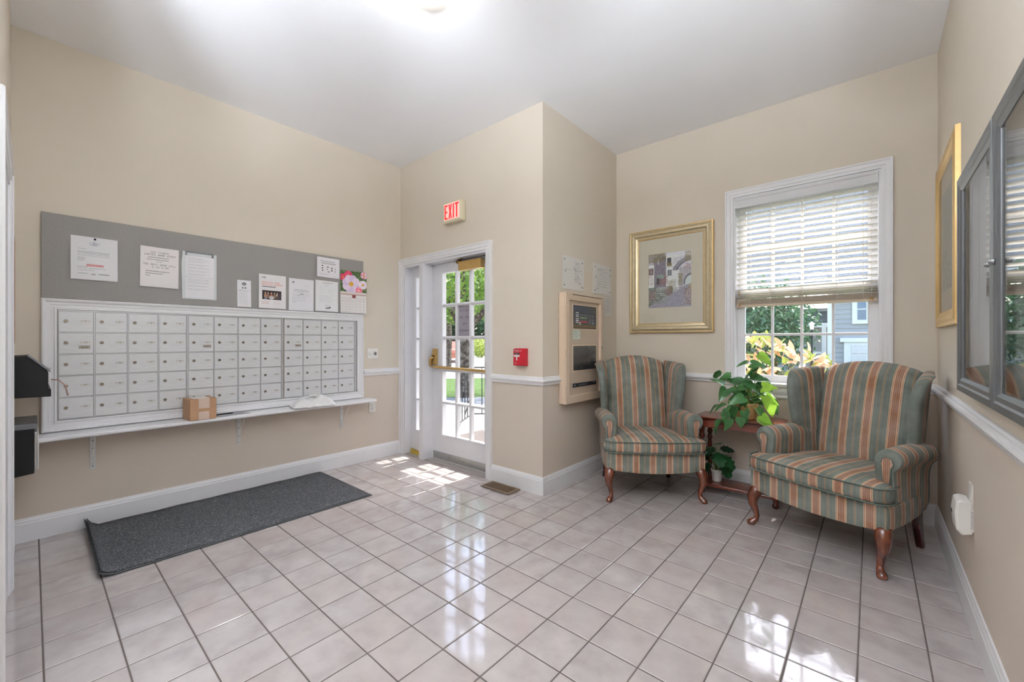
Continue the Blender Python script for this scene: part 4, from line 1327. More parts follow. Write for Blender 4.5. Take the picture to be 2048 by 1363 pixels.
# ================================================================== RIGHT WALL: picture, notice cabinet, plug-in unit
RR = -PI / 2                                        # local x = world -Y
gp = thing('framed_picture', 'gold framed picture in the corner of the right wall beyond the dark cabinet', 'picture', (XR, 3.30, 1.757), RR)
frame_prof('outer_frame', -.31, .31, -.394, .394, [(.010, .0), (.016, .020), (.024, .036), (.024, .052), (.018, .066), (.020, .076), (.020, .084), (0, .086)], M['gold'], gp)
boxo('mat_board', M['matboard'], gp, -.312, .312, -.007, -.002, -.396, .396)
cv = Canvas(40, 60, '9fb0b4', 51); cv.speck(0, .3, 1, 1, ['8a9a98', '7d8a84', 'b0b8b4'], 500, 2)
cv.sheet('print', .40, .56, gp, loc=(-.2, -.0085, -.28))
boxo('picture_glass', M['glass_cab'], gp, -.311, .311, -.0115, -.010, -.395, .395)

nc = thing('notice_cabinet', 'dark grey framed glass notice cabinet with two doors on the right wall', 'notice cabinet', (XR - .0006, 2.565, 0), RR)
CZ0, CZ1, CD = .985, 1.872, .05
boxo('case_back', plain('cabinet_back', 'a8a8a6', .8), nc, 0, 1.345, -.012, 0, CZ0, CZ1)
frame_grid('case_rim', nc, [0, .014, 1.331, 1.345], [CZ0, CZ0 + .014, CZ1 - .014, CZ1], {(1, 1)}, -.034, -.012, M['grey_metal'])
for k in range(2):
    a0, a1 = (.004, .671) if k == 0 else (.675, 1.342)
    d_ = frame_prof('cabinet_door', a0 + .060, a1 - .060, CZ0 + .064, CZ1 - .064, [(.030, 0), (.040, .004), (.046, .016), (.046, .030), (.050, .036), (.050, .058), (.036, .060), (.034, .060), (.034, 0)], M['grey_metal'], nc)
    boxo('door_glass', M['glass_cab'], d_, a0 + .058, a1 - .058, -.038, -.0355, CZ0 + .062, CZ1 - .062)
    MB().lathe([(.008, 0), (.008, .006), (.006, .007), (.006, .011), (.002, .012)], n=14).build('cabinet_lock', M['steel'], d_, loc=((.640 if k == 0 else .706), -.050, 1.43), smooth=False).rotation_euler = (PI / 2, 0, 0)

pu = thing('plug_in_unit', 'white plug-in unit with printed label in the right wall outlet', 'plug-in device', (XR, 2.615, .52), RR)
boxo('cover_plate', M['white_plastic'], pu, -.035, .035, -.006, 0, -.058, .070, .002)
mb = MB()
prof = [(-.004, -.138), (-.034, -.148), (-.050, -.128), (-.056, -.06), (-.050, -.008), (-.036, .0), (-.006, -.004)]
mb.loft([[(x, y * s, z * s2) for y, z in prof] for x, s, s2 in ((-.075, .8, .97), (-.068, 1, 1), (.034, 1, 1), (.040, .82, .97))])
bd = mb.build('body', M['white_plastic'], pu, bev=.003)
cv = Canvas(20, 60, 'dcd8d4', 61); cv.para(.1, .9, .1, 20, .04, '77777a')
lb = cv.sheet('printed_label', .026, .095, pu, loc=(.0412, -.010, -.125)); lb.rotation_euler = (0, 0, -PI / 2 + PI)
boxo('status_lens', M['dark'], pu, -.045, -.035, -.0572, -.054, -.075, -.060)

# ================================================================== ceiling lamp
lamp = thing('ceiling_lamp', 'round scalloped white glass ceiling lamp, lit, at the top of the picture', 'ceiling lamp', (-1.715, 1.262, H), 0)
MB().lathe([(.118, -.001), (.118, -.030), (.02, -.034)], n=40).build('base_pan', M['white_plastic'], lamp, smooth=False)
def scallop():
    n = 56
    rings = []
    for r, z in ((.119, -.026), (.130, -.040), (.131, -.056), (.124, -.076), (.106, -.092), (.07, -.102), (.03, -.106), (.004, -.107)):
        w = .022 if r > .1 else .008
        rings.append([(r * (1 + (w if k % 2 else -w)) * math.cos(k * 2 * PI / n), r * (1 + (w if k % 2 else -w)) * math.sin(k * 2 * PI / n), z) for k in range(n)])
    return MB().loft(rings)
scallop().build('glass_shade', emit('lamp_glass', 'fffaf2', LAMP, 'f4f0ea'), lamp, smooth=True)
fill_globe_m = emit('fill_globe_glass', 'e6f1ff', FILL_GLOBE, 'f4f0ea')  # unseen globes, added to even out the light in the room
gl = None
for k, (x, y, w) in enumerate(((-.95, .12, 'nearer the door in the back wall'), (.10, 1.10, 'nearer the dark notice cabinet'), (-.75, -1.35, 'over the middle of the hall'))):
    if gl is None:
        gl = thing('fill_globe_lamp', '', 'ceiling lamp', (x, y, H), 0)
        MB().lathe([(.06, -.001), (.06, -.015), (.015, -.03), (.008, -.035), (.008, -.59), (.05, -.60), (.05, -.615), (.01, -.616)], n=20).build('hanger', M['steel'], gl)
        MB().lathe([(.15 * math.sin(t_) + .001, -.745 + .15 * math.cos(t_)) for t_ in [PI * (.1 + .9 * q / 12) for q in range(13)]], n=24).build('globe', fill_globe_m, gl, smooth=True)
        l2 = gl
    else:
        l2 = dup(gl)
        l2.location = (x, y, H)
    l2['label'] = 'unseen added fill light, a white glass globe hanging from the ceiling ' + w
    l2['group'] = 'added fill globes'

# unseen uplighters added behind the camera as fill: they light the room by way of the ceiling
bowl_m = emit('fill_uplight_bulb', 'e7f1ff', FILL_UPLIGHT, 'f4f0ea')
ul = None
for k, (x, y, w) in enumerate(((-.75, -.75, 'in the middle of the hall'), (.02, -.60, 'by the right wall of the hall'))):
    if ul is None:
        ul = thing('fill_floor_lamp', '', 'floor lamp', (x, y, 0), 0)
        MB().lathe([(.15, 0), (.15, .015), (.03, .03), (.012, .05)], n=24).build('base', M['steel'], ul)
        MB().tube([(0, 0, .04), (0, 0, 1.70)], .012, 10).build('pole', M['steel'], ul)
        MB().lathe([(.012, 1.68), (.10, 1.72), (.19, 1.80), (.195, 1.81), (.185, 1.81), (.10, 1.735), (.02, 1.72)], n=28).build('bowl', M['steel'], ul)
        MB().lathe([(.002, 1.756), (.14, 1.756), (.14, 1.766), (.002, 1.766)], n=24).build('bulb', bowl_m, ul)
    else:
        l2 = dup(ul); l2.location = (x, y, 0); ul, l2 = l2, ul
    ul['label'] = 'unseen added fill light, a steel uplighter ' + w
    ul['group'] = 'added fill uplighters'

# ================================================================== wing chairs
def grid_surface(fn, nu, nv, uvf):
    """fn(u,v)->point on a mid surface; uvf(u,v)->stripe coordinate in metres"""
    P, U, F = [], [], []
    for i in range(nu + 1):
        for j in range(nv + 1):
            u, v = i / nu, j / nv
            P.append(fn(u, v)); U.append((uvf(u, v), v))
    for i in range(nu):
        for j in range(nv):
            a = i * (nv + 1) + j
            F.append((a, a + nv + 1, a + nv + 2, a + 1))
    return MB().q(P, F, U)

def padded(name, P0, P1, uvf, parent, m, sub=1, bulge=0.0):
    """closed cushion between two grids P0[i][j], P1[i][j] (rounded by subdivision)"""
    nu, nv = len(P0), len(P0[0])
    V, U, F = [], [], []
    for G_ in (P0, P1):
        for i in range(nu):
            for j in range(nv):
                V.append(G_[i][j]); U.append((uvf(G_[i][j]), 0))
    N = nu * nv
    for i in range(nu - 1):
        for j in range(nv - 1):
            a = i * nv + j
            F.append((a, a + nv, a + nv + 1, a + 1)); F.append((N + a, N + a + 1, N + a + nv + 1, N + a + nv))
    for i in range(nu - 1):
        for j in (0, nv - 1):
            a = i * nv + j; F.append((a, a + nv, N + a + nv, N + a) if j == nv - 1 else (a, N + a, N + a + nv, a + nv))
    for j in range(nv - 1):
        for i in (0, nu - 1):
            a = i * nv + j; F.append((a, a + 1, N + a + 1, N + a))
    return MB().q(V, F, U).build(name, m, parent, smooth=True, sub=sub)

def lerp(a, b, t): return a + (b - a) * t

def wing_chair(label, loc, rz, off):
    ch = thing('wing_chair', label, 'armchair', loc, rz, 'striped wing chairs')
    fab = M['fabric']
    # --- seat rail: bowed front apron with sides, narrowing to the back
    def rail_ring(z, grow):
        pts = []
        for x, y in ((-.368, .05), (-.36, .012), (-.25, -.006), (-.125, -.016), (0, -.02), (.125, -.016), (.25, -.006), (.36, .012), (.368, .05), (.362, .2), (.34, .4), (.302, .60), (.15, .612), (-.15, .612), (-.302, .60), (-.34, .4), (-.362, .2)):
            pts.append((x * (1 + grow), y * (1 + grow), z))
        return pts
    def zb(p): return p[2] + (.0 if p[2] > .3 else (.022 * (abs(p[0]) / .37) ** 2 - .004))
    rings = [[(x, y, .213 + .022 * min(1, abs(x) / .37) ** 2) for x, y, z in rail_ring(.0, -.02)],
             [(x, y, .220 + .022 * min(1, abs(x) / .37) ** 2) for x, y, z in rail_ring(.0, 0)],
             rail_ring(.30, .006), rail_ring(.350, .0), rail_ring(.358, -.03)]
    def su(p): return p[0] + off if p[1] < .03 or abs(p[0]) < .2 else p[1] * (1 if p[0] > 0 else -1) + (p[0] + off if False else (.368 if p[0] > 0 else -.368)) + off
    uv = [(su(p), 0) for r in rings for p in r]
    MB().loft(rings, True, True, uv).build('seat_rail', fab, ch, smooth=False, bev=.004, angle=50)
    # --- seat cushion (T shape)
    def cush(z, inset):
        out = []
        for x, y in ((-.372, .105), (-.374, .02), (-.34, -.03), (-.2, -.046), (0, -.054), (.2, -.046), (.34, -.03), (.374, .02), (.372, .105), (.262, .125), (.262, .35), (.262, .55), (0, .56), (-.262, .55), (-.262, .35), (-.262, .125)):
            k = 1 - inset / .37
            out.append((x * k, .24 + (y - .24) * k, z))
        return out
    rings = [cush(.362, .04), cush(.366, .006), cush(.40, -.004), cush(.440, -.002), cush(.452, .006), cush(.458, .02)]
    top = [[(x, y, .458 + .016 * k) for x, y, z in cush(0, ins)] for ins, k in ((.10, .7), (.20, 1.0), (.30, 1.15))]
    rings += top
    uv = [(p[0] + off, 0) for r in rings for p in r]
    cu = MB().loft(rings, True, True, uv).build('seat_cushion', fab, ch, smooth=True, sub=1)
    for z, ins in ((.452, -.001), (.372, -.001)):
        ps = cush(z, ins)[:9] if z < .4 else cush(z, ins)[:9]
        MB().tube(ps, .0042, 6).build('piping', M['piping'], cu, smooth=True)
    # --- backrest: leaning padded panel with arched top
    def back(front):
        nu, nv = 9, 10
        G_ = []
        for i in range(nu):
            s = -1 + 2 * i / (nu - 1)
            row = []
            for j in range(nv):
                t = j / (nv - 1)
                hw = lerp(.245, .272, t)
                ztop = 1.072 - .062 * abs(s) ** 2.2
                z = lerp(.40 if front else .24, ztop, t)
                yc = lerp(.535, .675, t ** 1.1)
                if front:
                    y = yc - .035 * (1 - s * s) * (1 - (2 * t - 1) ** 4) - .045 + .02 * abs(s) ** 3
                    if t > .93: y += .03
                else:
                    y = lerp(.605, .722, t) + .004
                    if t > .93: y -= .012; z -= .006
                    hw = lerp(.285, .272, t)
                row.append((s * hw, y, z))
            G_.append(row)
        return G_
    padded('backrest', back(True), back(False), lambda p: p[0] + off, ch, fab, 2)
    # --- wings
    for sd in (-1, 1):
        prof = [(.555, .395), (.62, .385), (.70, .372), (.80, .360), (.885, .362), (.945, .385), (.985, .425), (1.006, .475)]   # front edge (z, y)
        G0, G1 = [], []
        for i, (z, yf) in enumerate(prof):
            r0, r1 = [], []
            t = i / (len(prof) - 1)
            yb_ = lerp(.625, .70, t)
            for j in range(5):
                s = j / 4
                y = lerp(yf, yb_, s)
                flare = lerp(.306, .352 + .012 * t, t) if True else 0
                xin = lerp(flare - .028, .246 + .014 * t, s ** .8)
                th = lerp(.058, .040, s) * (1.0 - .12 * t)
                zz = z + (.0 if i < 5 else .022 * s * (i - 4) / 3)
                r0.append((sd * xin, y, zz)); r1.append((sd * (xin + th + .012 * t), y + .012 * (1 - s), zz - (.004 if i == len(prof) - 1 else 0)))
            G0.append(r0); G1.append(r1)
        padded('wing', G0, G1, lambda p: max(p[1], .455) - .53 + .061, ch, fab, 2)
        # --- arm: mushroom section swept front to back
        sec = [(.300, .238), (.285, .36), (.272, .47), (.268, .535), (.264, .575), (.276, .610), (.302, .630), (.330, .635), (.360, .626), (.381, .604), (.387, .575), (.379, .547), (.360, .532), (.350, .520), (.356, .44), (.362, .34), (.364, .238)]
        rings, uv = [], []
        ys = [.098, .106, .118, .18, .25, .32, .40, .48, .56, .60]
        for k, y in enumerate(ys):
            sc = (.90, .97, 1, 1, 1, 1, 1, 1, 1, .99)[k]
            cx, cz = .326, .50
            drop = 0.0 if y < .3 else .035 * ((y - .3) / .3) ** 2
            rg = []
            for x, z in sec:
                zz = cz + (z - cz) * (sc if z > .36 else 1)
                xx = cx + (x - cx) * (sc if z > .36 else .97)
                nar = 1 - .11 * max(0, (y - .12)) / .48 * (1 if z < .52 else .45)
                if z > .5: zz -= drop * .6
                rg.append((sd * xx * nar, y + (.012 if z < .36 and k < 2 else 0), zz))
                uv.append((y + .028, 0))
            rings.append(rg)
        MB().loft(rings, True, True, uv).build('arm', fab, ch, smooth=True, bev=0, sub=1)
        pf_ = [(sd * x, z) for x, z in ((.312, .44), (.306, .52), (.300, .556), (.308, .586), (.328, .597), (.349, .586), (.356, .560), (.344, .535), (.340, .44))]
        mbp = MB().prism(pf_, .0905, .099, 'y')
        mbp.uv = {i: (p[0] * 1.0 - sd * .327 + .061, 0) for i, p in enumerate(mbp.v)}
        ap = mbp.build('arm_front', fab, ch, bev=.002)
        MB().tube([(p[0], .090, p[1]) for p in pf_], .0032, 5).build('welt', M['piping'], ap, smooth=True)
    # --- legs
    for sd in (-1, 1):
        path = [(.330, .045, .245), (.338, .030, .215), (.347, .012, .175), (.345, .010, .135), (.334, .020, .095), (.327, .027, .060), (.330, .020, .035), (.342, .004, .018), (.350, -.006, .009), (.352, -.008, .0)]
        rad = [.036, .038, .033, .026, .019, .0155, .017, .022, .023, .018]
        MB().tube([(sd * x, y, z) for x, y, z in path], rad, 14).build('leg', M['leg'], ch, smooth=True)
        MB().loft([[(sd * (x + a * w), y + b_ * w, z) for a, b_ in ((-1, -1), (1, -1), (1, 1), (-1, 1))] for x, y, z, w in ((.268, .565, .25, .021), (.272, .572, .12, .019), (.278, .590, 0, .016))]).build('leg', M['dark_leg'], ch, bev=.004)
    MB().prism([(-.33, .04), (.33, .04), (.28, .58), (-.28, .58)], .222, .2265).build('dust_cover', M['mesh_dark'], ch)
    return ch
def ang(wx, wy): return math.atan2(wy, wx)
wing_chair('green and rust striped wing chair in the corner below the alarm panel', (-1.205, 3.030, 0), ang(.55, .436), .03 + .061)
wing_chair('green and rust striped wing chair in front of the window by the right wall', (-.2765, 2.942, 0), ang(.633, -.278), -.05 + .061)

# ================================================================== console table
tb = thing('console_table', 'small mahogany console table with turned legs and low shelf under the window', 'table', (-.765, 3.575, 0), 0)
def octo(hx, hy, c): return [(-hx + c, -hy), (hx - c, -hy), (hx, -hy + c), (hx, hy - c), (hx - c, hy), (-hx + c, hy), (-hx, hy - c), (-hx, -hy + c)]
mb = MB()
mb.loft([[(x, y, z) for x, y in octo(hx, hy, .030)] for hx, hy, z in ((.276, .130, .584), (.282, .136, .588), (.291, .146, .594), (.295, .150, .600), (.295, .150, .605), (.291, .146, .609))])
mb.build('table_top', M['mahogany'], tb, bev=.0015)
boxo('apron', M['mahogany'], tb, -.258, .258, -.118, -.102, .522, .585, .002)
boxo('apron', M['mahogany'], tb, -.258, .258, .102, .118, .522, .585, .002)
boxo('apron', M['mahogany'], tb, -.261, -.245, -.102, .102, .522, .585, .002)
boxo('apron', M['mahogany'], tb, .245, .261, -.102, .102, .522, .585, .002)
tl = [(.010, 0), (.019, .006), (.022, .018), (.018, .032), (.011, .038), (.017, .044), (.019, .060), (.019, .100), (.013, .106), (.017, .114), (.012, .124), (.015, .160), (.018, .24), (.019, .31), (.016, .365), (.012, .385), (.019, .396), (.021, .408), (.016, .420), (.012, .428), (.018, .438), (.022, .455), (.018, .470), (.013, .478), (.019, .484), (.019, .523)]
lg = None
for sx in (-1, 1):
    for sy in (-1, 1):
        if lg is None:
            lg = MB().lathe(tl, n=18).build('leg', M['mahogany_v'], tb, smooth=True); o = lg
        else: o = copyp(lg, tb)
        o.location = (sx * .248, sy * .106, 0)
        boxo('leg_block', M['mahogany_v'], tb, sx * .248 - .019, sx * .248 + .019, sy * .106 - .019, sy * .106 + .019, .50, .584, .002)
MB().prism(octo(.248, .106, .012), .058, .080).build('low_shelf', M['mahogany'], tb, bev=.004)

# ================================================================== plants
def leaf_mesh(name, L, Wd, m, heart=True, fold=.25, droop=.25, n=6):
    """leaf along +x from its stalk, heart shaped, folded on the midrib"""
    mb = MB()
    prof = [(-.10, .22), (-.02, .44), (.14, .50), (.34, .46), (.58, .33), (.80, .16), (1.0, 0.0)] if heart else [(0, .02), (.12, .2), (.3, .34), (.5, .36), (.7, .28), (.87, .14), (1, 0)]
    c = [max(0.0, p[0]) if i else (.0 if heart else 0) for i, p in enumerate(prof)]
    P = []
    for i, (t, w) in enumerate(prof):
        tm = max(0.0, t)
        zc = -droop * L * tm * tm
        wv = .025 * L * math.sin(i * 2.1)
        P += [(t * L, w * Wd, zc + fold * w * Wd * .8 + wv), (tm * L, 0, zc), (t * L, -w * Wd, zc + fold * w * Wd * .8 - wv)]
    F = []
    for i in range(len(prof) - 1):
        a = i * 3
        F += [(a, a + 1, a + 4, a + 3), (a + 1, a + 2, a + 5, a + 4)]
    return mb.q(P, F).build(name, m, None, smooth=True)

po = thing('potted_vine', 'leafy green pothos vine in a wicker pot on the console table', 'plant', (-.725, 3.545, .609), 0)
MB().lathe([(.055, 0), (.070, .004), (.082, .06), (.088, .112), (.090, .118), (.082, .12), (.080, .10), (.004, .098)], n=26).build('pot', M['wicker'], po, smooth=False)
MB().lathe([(.079, .1), (.05, .106), (.004, .108)], n=16, cap=True).build('soil', M['soil'], po)
leaves = [(-0.879, 3.417, 0.897, 120), (-0.863, 3.491, 0.788, 250), (-0.902, 3.449, 0.951, 100), (-0.786, 3.505, 0.889, 150), (-0.647, 3.51, 1.023, 20), (-0.704, 3.376, 1.041, 160), (-0.657, 3.363, 0.971, 200), (-0.771, 3.561, 0.847, 200), (-0.669, 3.422, 0.88, 340), (-0.617, 3.416, 0.927, 10), (-0.597, 3.599, 0.864, 330), (-0.883, 3.473, 0.692, 190), (-0.826, 3.561, 0.722, 130), (-0.831, 3.474, 0.621, 240), (-0.781, 3.413, 0.66, 260), (-0.689, 3.396, 0.641, 280), (-0.72, 3.40, 0.589, 265), (-0.654, 3.568, 0.749, 350), (-0.748, 3.486, 0.78, 220), (-0.626, 3.538, 0.822, 330), (-0.537, 3.521, 0.765, 330), (-0.477, 3.375, 0.766, 300), (-0.513, 3.542, 0.7, 270), (-0.613, 3.502, 0.665, 320), (-0.524, 3.412, 0.63, 310), (-0.559, 3.367, 0.629, 350), (-0.68, 3.44, 0.654, 250), (-0.937, 3.473, 0.679, 200), (-0.873, 3.40, 0.558, 240), (-0.801, 3.39, 0.571, 265), (-0.707, 3.531, 0.805, 300), (-0.666, 3.581, 0.853, 30), (-0.802, 3.455, 0.823, 160), (-0.839, 3.552, 0.921, 60), (-0.72, 3.447, 0.724, 270), (-0.694, 3.585, 0.721, 300), (-0.599, 3.571, 0.773, 0), (-0.742, 3.383, 0.761, 200), (-0.842, 3.393, 0.653, 210), (-0.542, 3.412, 0.865, 20), (-0.619, 3.592, 0.9, 40), (-0.71, 3.465, 0.919, 90)]
rr = random.Random(5)
leaves += [(x + rr.uniform(-.05, .05), y + rr.uniform(.0, .10), z + rr.uniform(-.05, .045), a + rr.uniform(-70, 70)) for x, y, z, a in leaves[::2] if z > .68 and y + .1 < 3.68]
vm = [leaf_mesh('leaf', L_, W_, M['pothos'], True, f_, d_) for L_, W_, f_, d_ in ((.105, .074, .45, .35), (.09, .066, .3, .5), (.118, .086, .5, .25), (.075, .055, .35, .4))]
protos = [o.data for o in vm]
M['pothos_sunlit'] = leafmat('pothos_sunlit', '4f8a2c', 'a6d450', 0.45, 0.3, .5)  # sunlight on the leaves, put into a brighter leaf colour
lime = []
for d_ in protos[:3]:
    d2_ = d_.copy(); d2_.materials[0] = M['pothos_sunlit']; lime.append(d2_)
for o in vm: bpy.data.objects.remove(o)
for (x, y, z, a) in leaves:
    if z < .66: y = min(y, 3.36)
    x = min(x, -.555)
    P = Vector((x + .725, y - 3.545, z - .609))
    o = bpy.data.objects.new('leaf', protos[rr.choice((0, 0, 1, 2, 2, 3))]); COL.objects.link(o); o.parent = po
    d = Vector((math.cos(math.radians(a)), -.35 + rr.uniform(-.55, .45), math.sin(math.radians(a)) * .8 - .15)).normalized()
    nrm = Vector((rr.uniform(-.8, .8), -.6 + rr.uniform(-.4, .4), .7 + rr.uniform(-.5, .5))).normalized()
    yax = nrm.cross(d).normalized(); zax = d.cross(yax)
    o.matrix_local = Matrix.Translation(P - d * .05) @ Matrix((d, yax, zax)).transposed().to_4x4()
    if P.x > .12 and rr.random() < .75: o.data = lime[rr.randrange(len(lime))]  # leaves on the right side get the sunlit colour
    if rr.random() < .62:
        r0 = Vector((rr.uniform(-.04, .04), rr.uniform(-.04, .04), .10))
        midp = (r0 + P) / 2 + Vector((0, 0, .05 + .06 * rr.random()))
        pts = [r0 * ((1 - t) ** 2) + midp * (2 * t * (1 - t)) + (P - d * .05) * (t * t) for t in (0, .25, .5, .75, 1)]
        MB().tube(pts, [.0032, .003, .0026, .0022, .0018], 5).build('stem', M['stem'], po, smooth=True)

mo = thing('potted_monstera', 'small dark monstera in a white pot on the low shelf of the table', 'plant', (-.935, 3.585, .080), 0)
MB().lathe([(.030, 0), (.034, .003), (.040, .075), (.044, .078), (.045, .094), (.043, .096), (.039, .093), (.038, .08), (.003, .078)], n=24).build('pot', M['terracotta'], mo, smooth=False)
MB().lathe([(.038, .078), (.02, .084), (.003, .086)], n=14).build('soil', M['soil'], mo)
def monstera_mesh(L):
    mb = MB()
    P, F = [], []
    n = 9
    for i in range(n):
        t = i / (n - 1)
        w = L * .46 * math.sin(PI * (t * .86 + .12)) ** .8
        z = -.30 * L * t * t
        P.append((t * L, 0, z))
        for s in (-1, 1):
            cut = .62 if i % 2 == 0 else 1.0
            P.append((t * L + .04 * L, s * w * .35, z + .02 * L)); P.append((t * L + .10 * L, s * w * cut, z - .03 * L))
    for i in range(n - 1):
        a, b_ = i * 5, (i + 1) * 5
        F += [(a, a + 1, b_ + 1, b_), (a, b_, b_ + 3, a + 3), (a + 1, a + 2, b_ + 2, b_ + 1), (a + 3, b_ + 3, b_ + 4, a + 4)]
    return mb.q(P, F).build('leaf', M['monstera'], None, smooth=True)
mm = [monstera_mesh(.135), monstera_mesh(.11)]
mds = [o.data for o in mm]
for o in mm: bpy.data.objects.remove(o)
for (x, y, z, dx, dy, dz, k) in ((-.085, -.03, .22, -.8, -.3, -.5, 0), (-.06, -.06, .28, -.7, -.5, .1, 0), (-.02, -.05, .30, -.3, -.8, -.2, 1), (.02, -.05, .26, .4, -.8, -.3, 0), (.05, -.04, .24, .9, -.4, -.4, 0), (.07, -.03, .20, .7, -.3, -.9, 0), (.09, 0, .17, .5, -.3, -1, 1), (-.06, .03, .24, -.9, .3, -.2, 1), (.03, .03, .27, .6, .5, .1, 1), (-.09, -.02, .15, -.6, -.4, -.8, 1), (.0, -.03, .32, .2, -.5, .3, 1)):
    o = bpy.data.objects.new('leaf', mds[k]); COL.objects.link(o); o.parent = mo
    d = Vector((dx, dy, dz)).normalized(); nrm = Vector((dx * .3, -.5, .9)).normalized()
    yax = nrm.cross(d).normalized(); zax = d.cross(yax)
    o.matrix_local = Matrix.Translation(Vector((x * .55, y * .8, z * .92))) @ Matrix((d, yax, zax)).transposed().to_4x4()
    MB().tube([(x * .05, y * .1, .08), (x * .25, y * .4, z * .6), (x * .55, y * .8, z * .92)], [.003, .0025, .002], 5).build('stem', M['stem'], mo, smooth=True)

# ================================================================== OUTDOORS
def rgbmat(name, stops, scale, rough=.9, bump=.0):
    t = NT(name).set(rough, 0, .2)
    g = t.add('ShaderNodeNewGeometry')
    f = t.noise(g.outputs['Position'], scale, 5, .65)
    t.col(t.ramp(f, [(p, lin(c)) for p, c in stops]))
    if bump: t.bump(f, bump, .05)
    return t.m
M['lawn'] = rgbmat('lawn_grass', [(.3, '31461f'), (.5, '415829'), (.7, '567039')], 9, .9, .4)
M['concrete'] = rgbmat('concrete', [(.3, '9d9a93'), (.7, 'b9b6af')], 3)
M['asphalt'] = rgbmat('asphalt', [(.3, '64676d'), (.7, '7f8287')], 4)
M['road'] = rgbmat('pale_road', [(.3, 'c6c1b8'), (.7, 'd8d4cb')], 1.5)
M['bark'] = rgbmat('bark', [(.35, '2e241e'), (.5, '54473c'), (.66, '8f877c')], 12, .95, .8)
M['leaf_bright'] = leafmat('leaf_bright', '2f5018', '7d9c40', .4, .5, .3, 1)
M['leaf_dark'] = leafmat('leaf_dark', '1d3b22', '4d7550', .25, .5, .4, 1)
M['leaf_far'] = leafmat('leaf_far', '17301c', '3a5c38', .2, .6, .2, 1)
M['leaf_pink'] = leafmat('leaf_pink', 'a98a3e', 'eec0a0', .35, .45, .4, 1)
M['leaf_lime'] = leafmat('leaf_lime', '6f8a2e', 'b4bf62', .4, .45, .4, 1)
M['siding'] = plain('grey_siding', 'a9a8a8', .8, var=.03)
M['roof'] = rgbmat('shingle_roof', [(.3, '3c444b'), (.5, '525c64'), (.7, '6c757c')], 14, .9)
M['house_trim'] = plain('house_trim', 'e6e4e0', .6, var=.01)
M['iron'] = plain('black_iron', '15171c', .5)
M['iron_dark'] = M['iron']

boxo('lawn', M['lawn'], None, -90, 60, -30, 120, -.5, -.2)['kind'] = 'structure'
def slab(name, m, c0, c1, d0, d1, z0, z1):
    """ground strip square to the walk that leads away from the door"""
    e = Vector((-.757, .653)); n_ = Vector((.653, .757))
    ps = [e * a + n_ * b_ for a, b_ in ((d0, c0), (d0, c1), (d1, c1), (d1, c0))]
    o = MB().prism([(p.x, p.y) for p in ps], z0, z1).build(name, m)
    o['kind'] = 'structure'
    return o
MB().prism([(-4.75, 2.76), (-2.08, 2.76), (-2.08, 5.6), (-4.75, 5.6)], -.25, -.03).build('landing', M['concrete'])['kind'] = 'structure'
slab('walkway', M['concrete'], -12, 14, 6.15, 9.9, -.3, -.192)
slab('path_edge', M['asphalt'], -12, 14, 9.2, 10.3, -.3, -.19)
slab('road', M['road'], -60, 60, 15.6, 40, -.4, -.19)

rl = thing('iron_railing', 'black iron railing with balusters at the edge of the entrance landing', 'railing', (-4.6, 4.5, -.03), 0)
A_, B_, C_ = Vector((.148, -.50, 0)), Vector((-.249, .135, 0)), Vector((.75, 1.10, 0))
for P0, P1, n_ in ((A_, B_, 5), (B_, C_, 9)):
    for zz, r_ in ((.80, .014), (.055, .010)):
        MB().tube([P0 + Vector((0, 0, zz)), P1 + Vector((0, 0, zz))], r_, 6).build('rail', M['iron'], rl)
    for k in range(n_ + 1):
        p = P0.lerp(P1, k / n_)
        post = k in (0, n_)
        MB().tube([p + Vector((0, 0, 0 if post else .055)), p + Vector((0, 0, .83 if post else .80))], .016 if post else .008, 6).build('post' if post else 'baluster', M['iron'], rl)
MB().tube([B_ + Vector((0, 0, .42)), B_ + Vector((-.30, .12, 0.0)), ], .012, 6).build('brace', M['iron'], rl)

def tree(name, label, base, h, r0, limbs, blobs, n, size, m, seed, group=None):
    t = thing(name, label, 'tree', base, 0, group)
    tr = MB().tube([(0, 0, -.1), (0, 0, .1), (.02, .03, h * .5), (0, .02, h)], [r0 * 1.35, r0 * 1.08, r0, r0 * .8], 12).build('trunk', M['bark'], t, smooth=True)
    for (p, r_) in limbs:
        MB().tube(p, r_, 8).build('branch', M['bark'], tr, smooth=True)
    if blobs: leaf_cloud('foliage', blobs, n, size, m, t, seed)
    return t
# big tree across the landing, forked
tree('shade_tree', 'big forked shade tree with mottled bark on the lawn outside the door', (-7.68, 7.05, -.2), 2.0, .17,
     [([(0, 0, 1.7), (-.25, -.28, 2.4), (-.75, -.7, 3.5)], [.13, .11, .08]), ([(0, .02, 1.9), (-.06, -.02, 2.8), (-.15, .0, 4.2)], [.14, .12, .08]), ([(0, .03, 1.6), (.34, .42, 2.2), (.75, .9, 3.1)], [.10, .085, .06])],
     [(-.6, -.6, 3.0, 2.1, 2.1, .95), (1.0, 1.2, 2.85, 1.7, 1.7, .9), (-1.6, 0.6, 2.5, 1.2, 1.2, .7)], 6000, .075, M['leaf_bright'], 3)
tree('street_tree', 'slim tree further back behind the forked tree', (-15.2, 12.95, -.2), 3.5, .15, [], [(0, 0, 3.9, 3.2, 3.2, 1.6), (2.2, 2.6, 3.4, 2.2, 2.2, 1.5), (-2.0, -1.8, 3.2, 2.0, 2.0, 1.4)], 6000, .12, M['leaf_bright'], 4)
rs = random.Random(9)
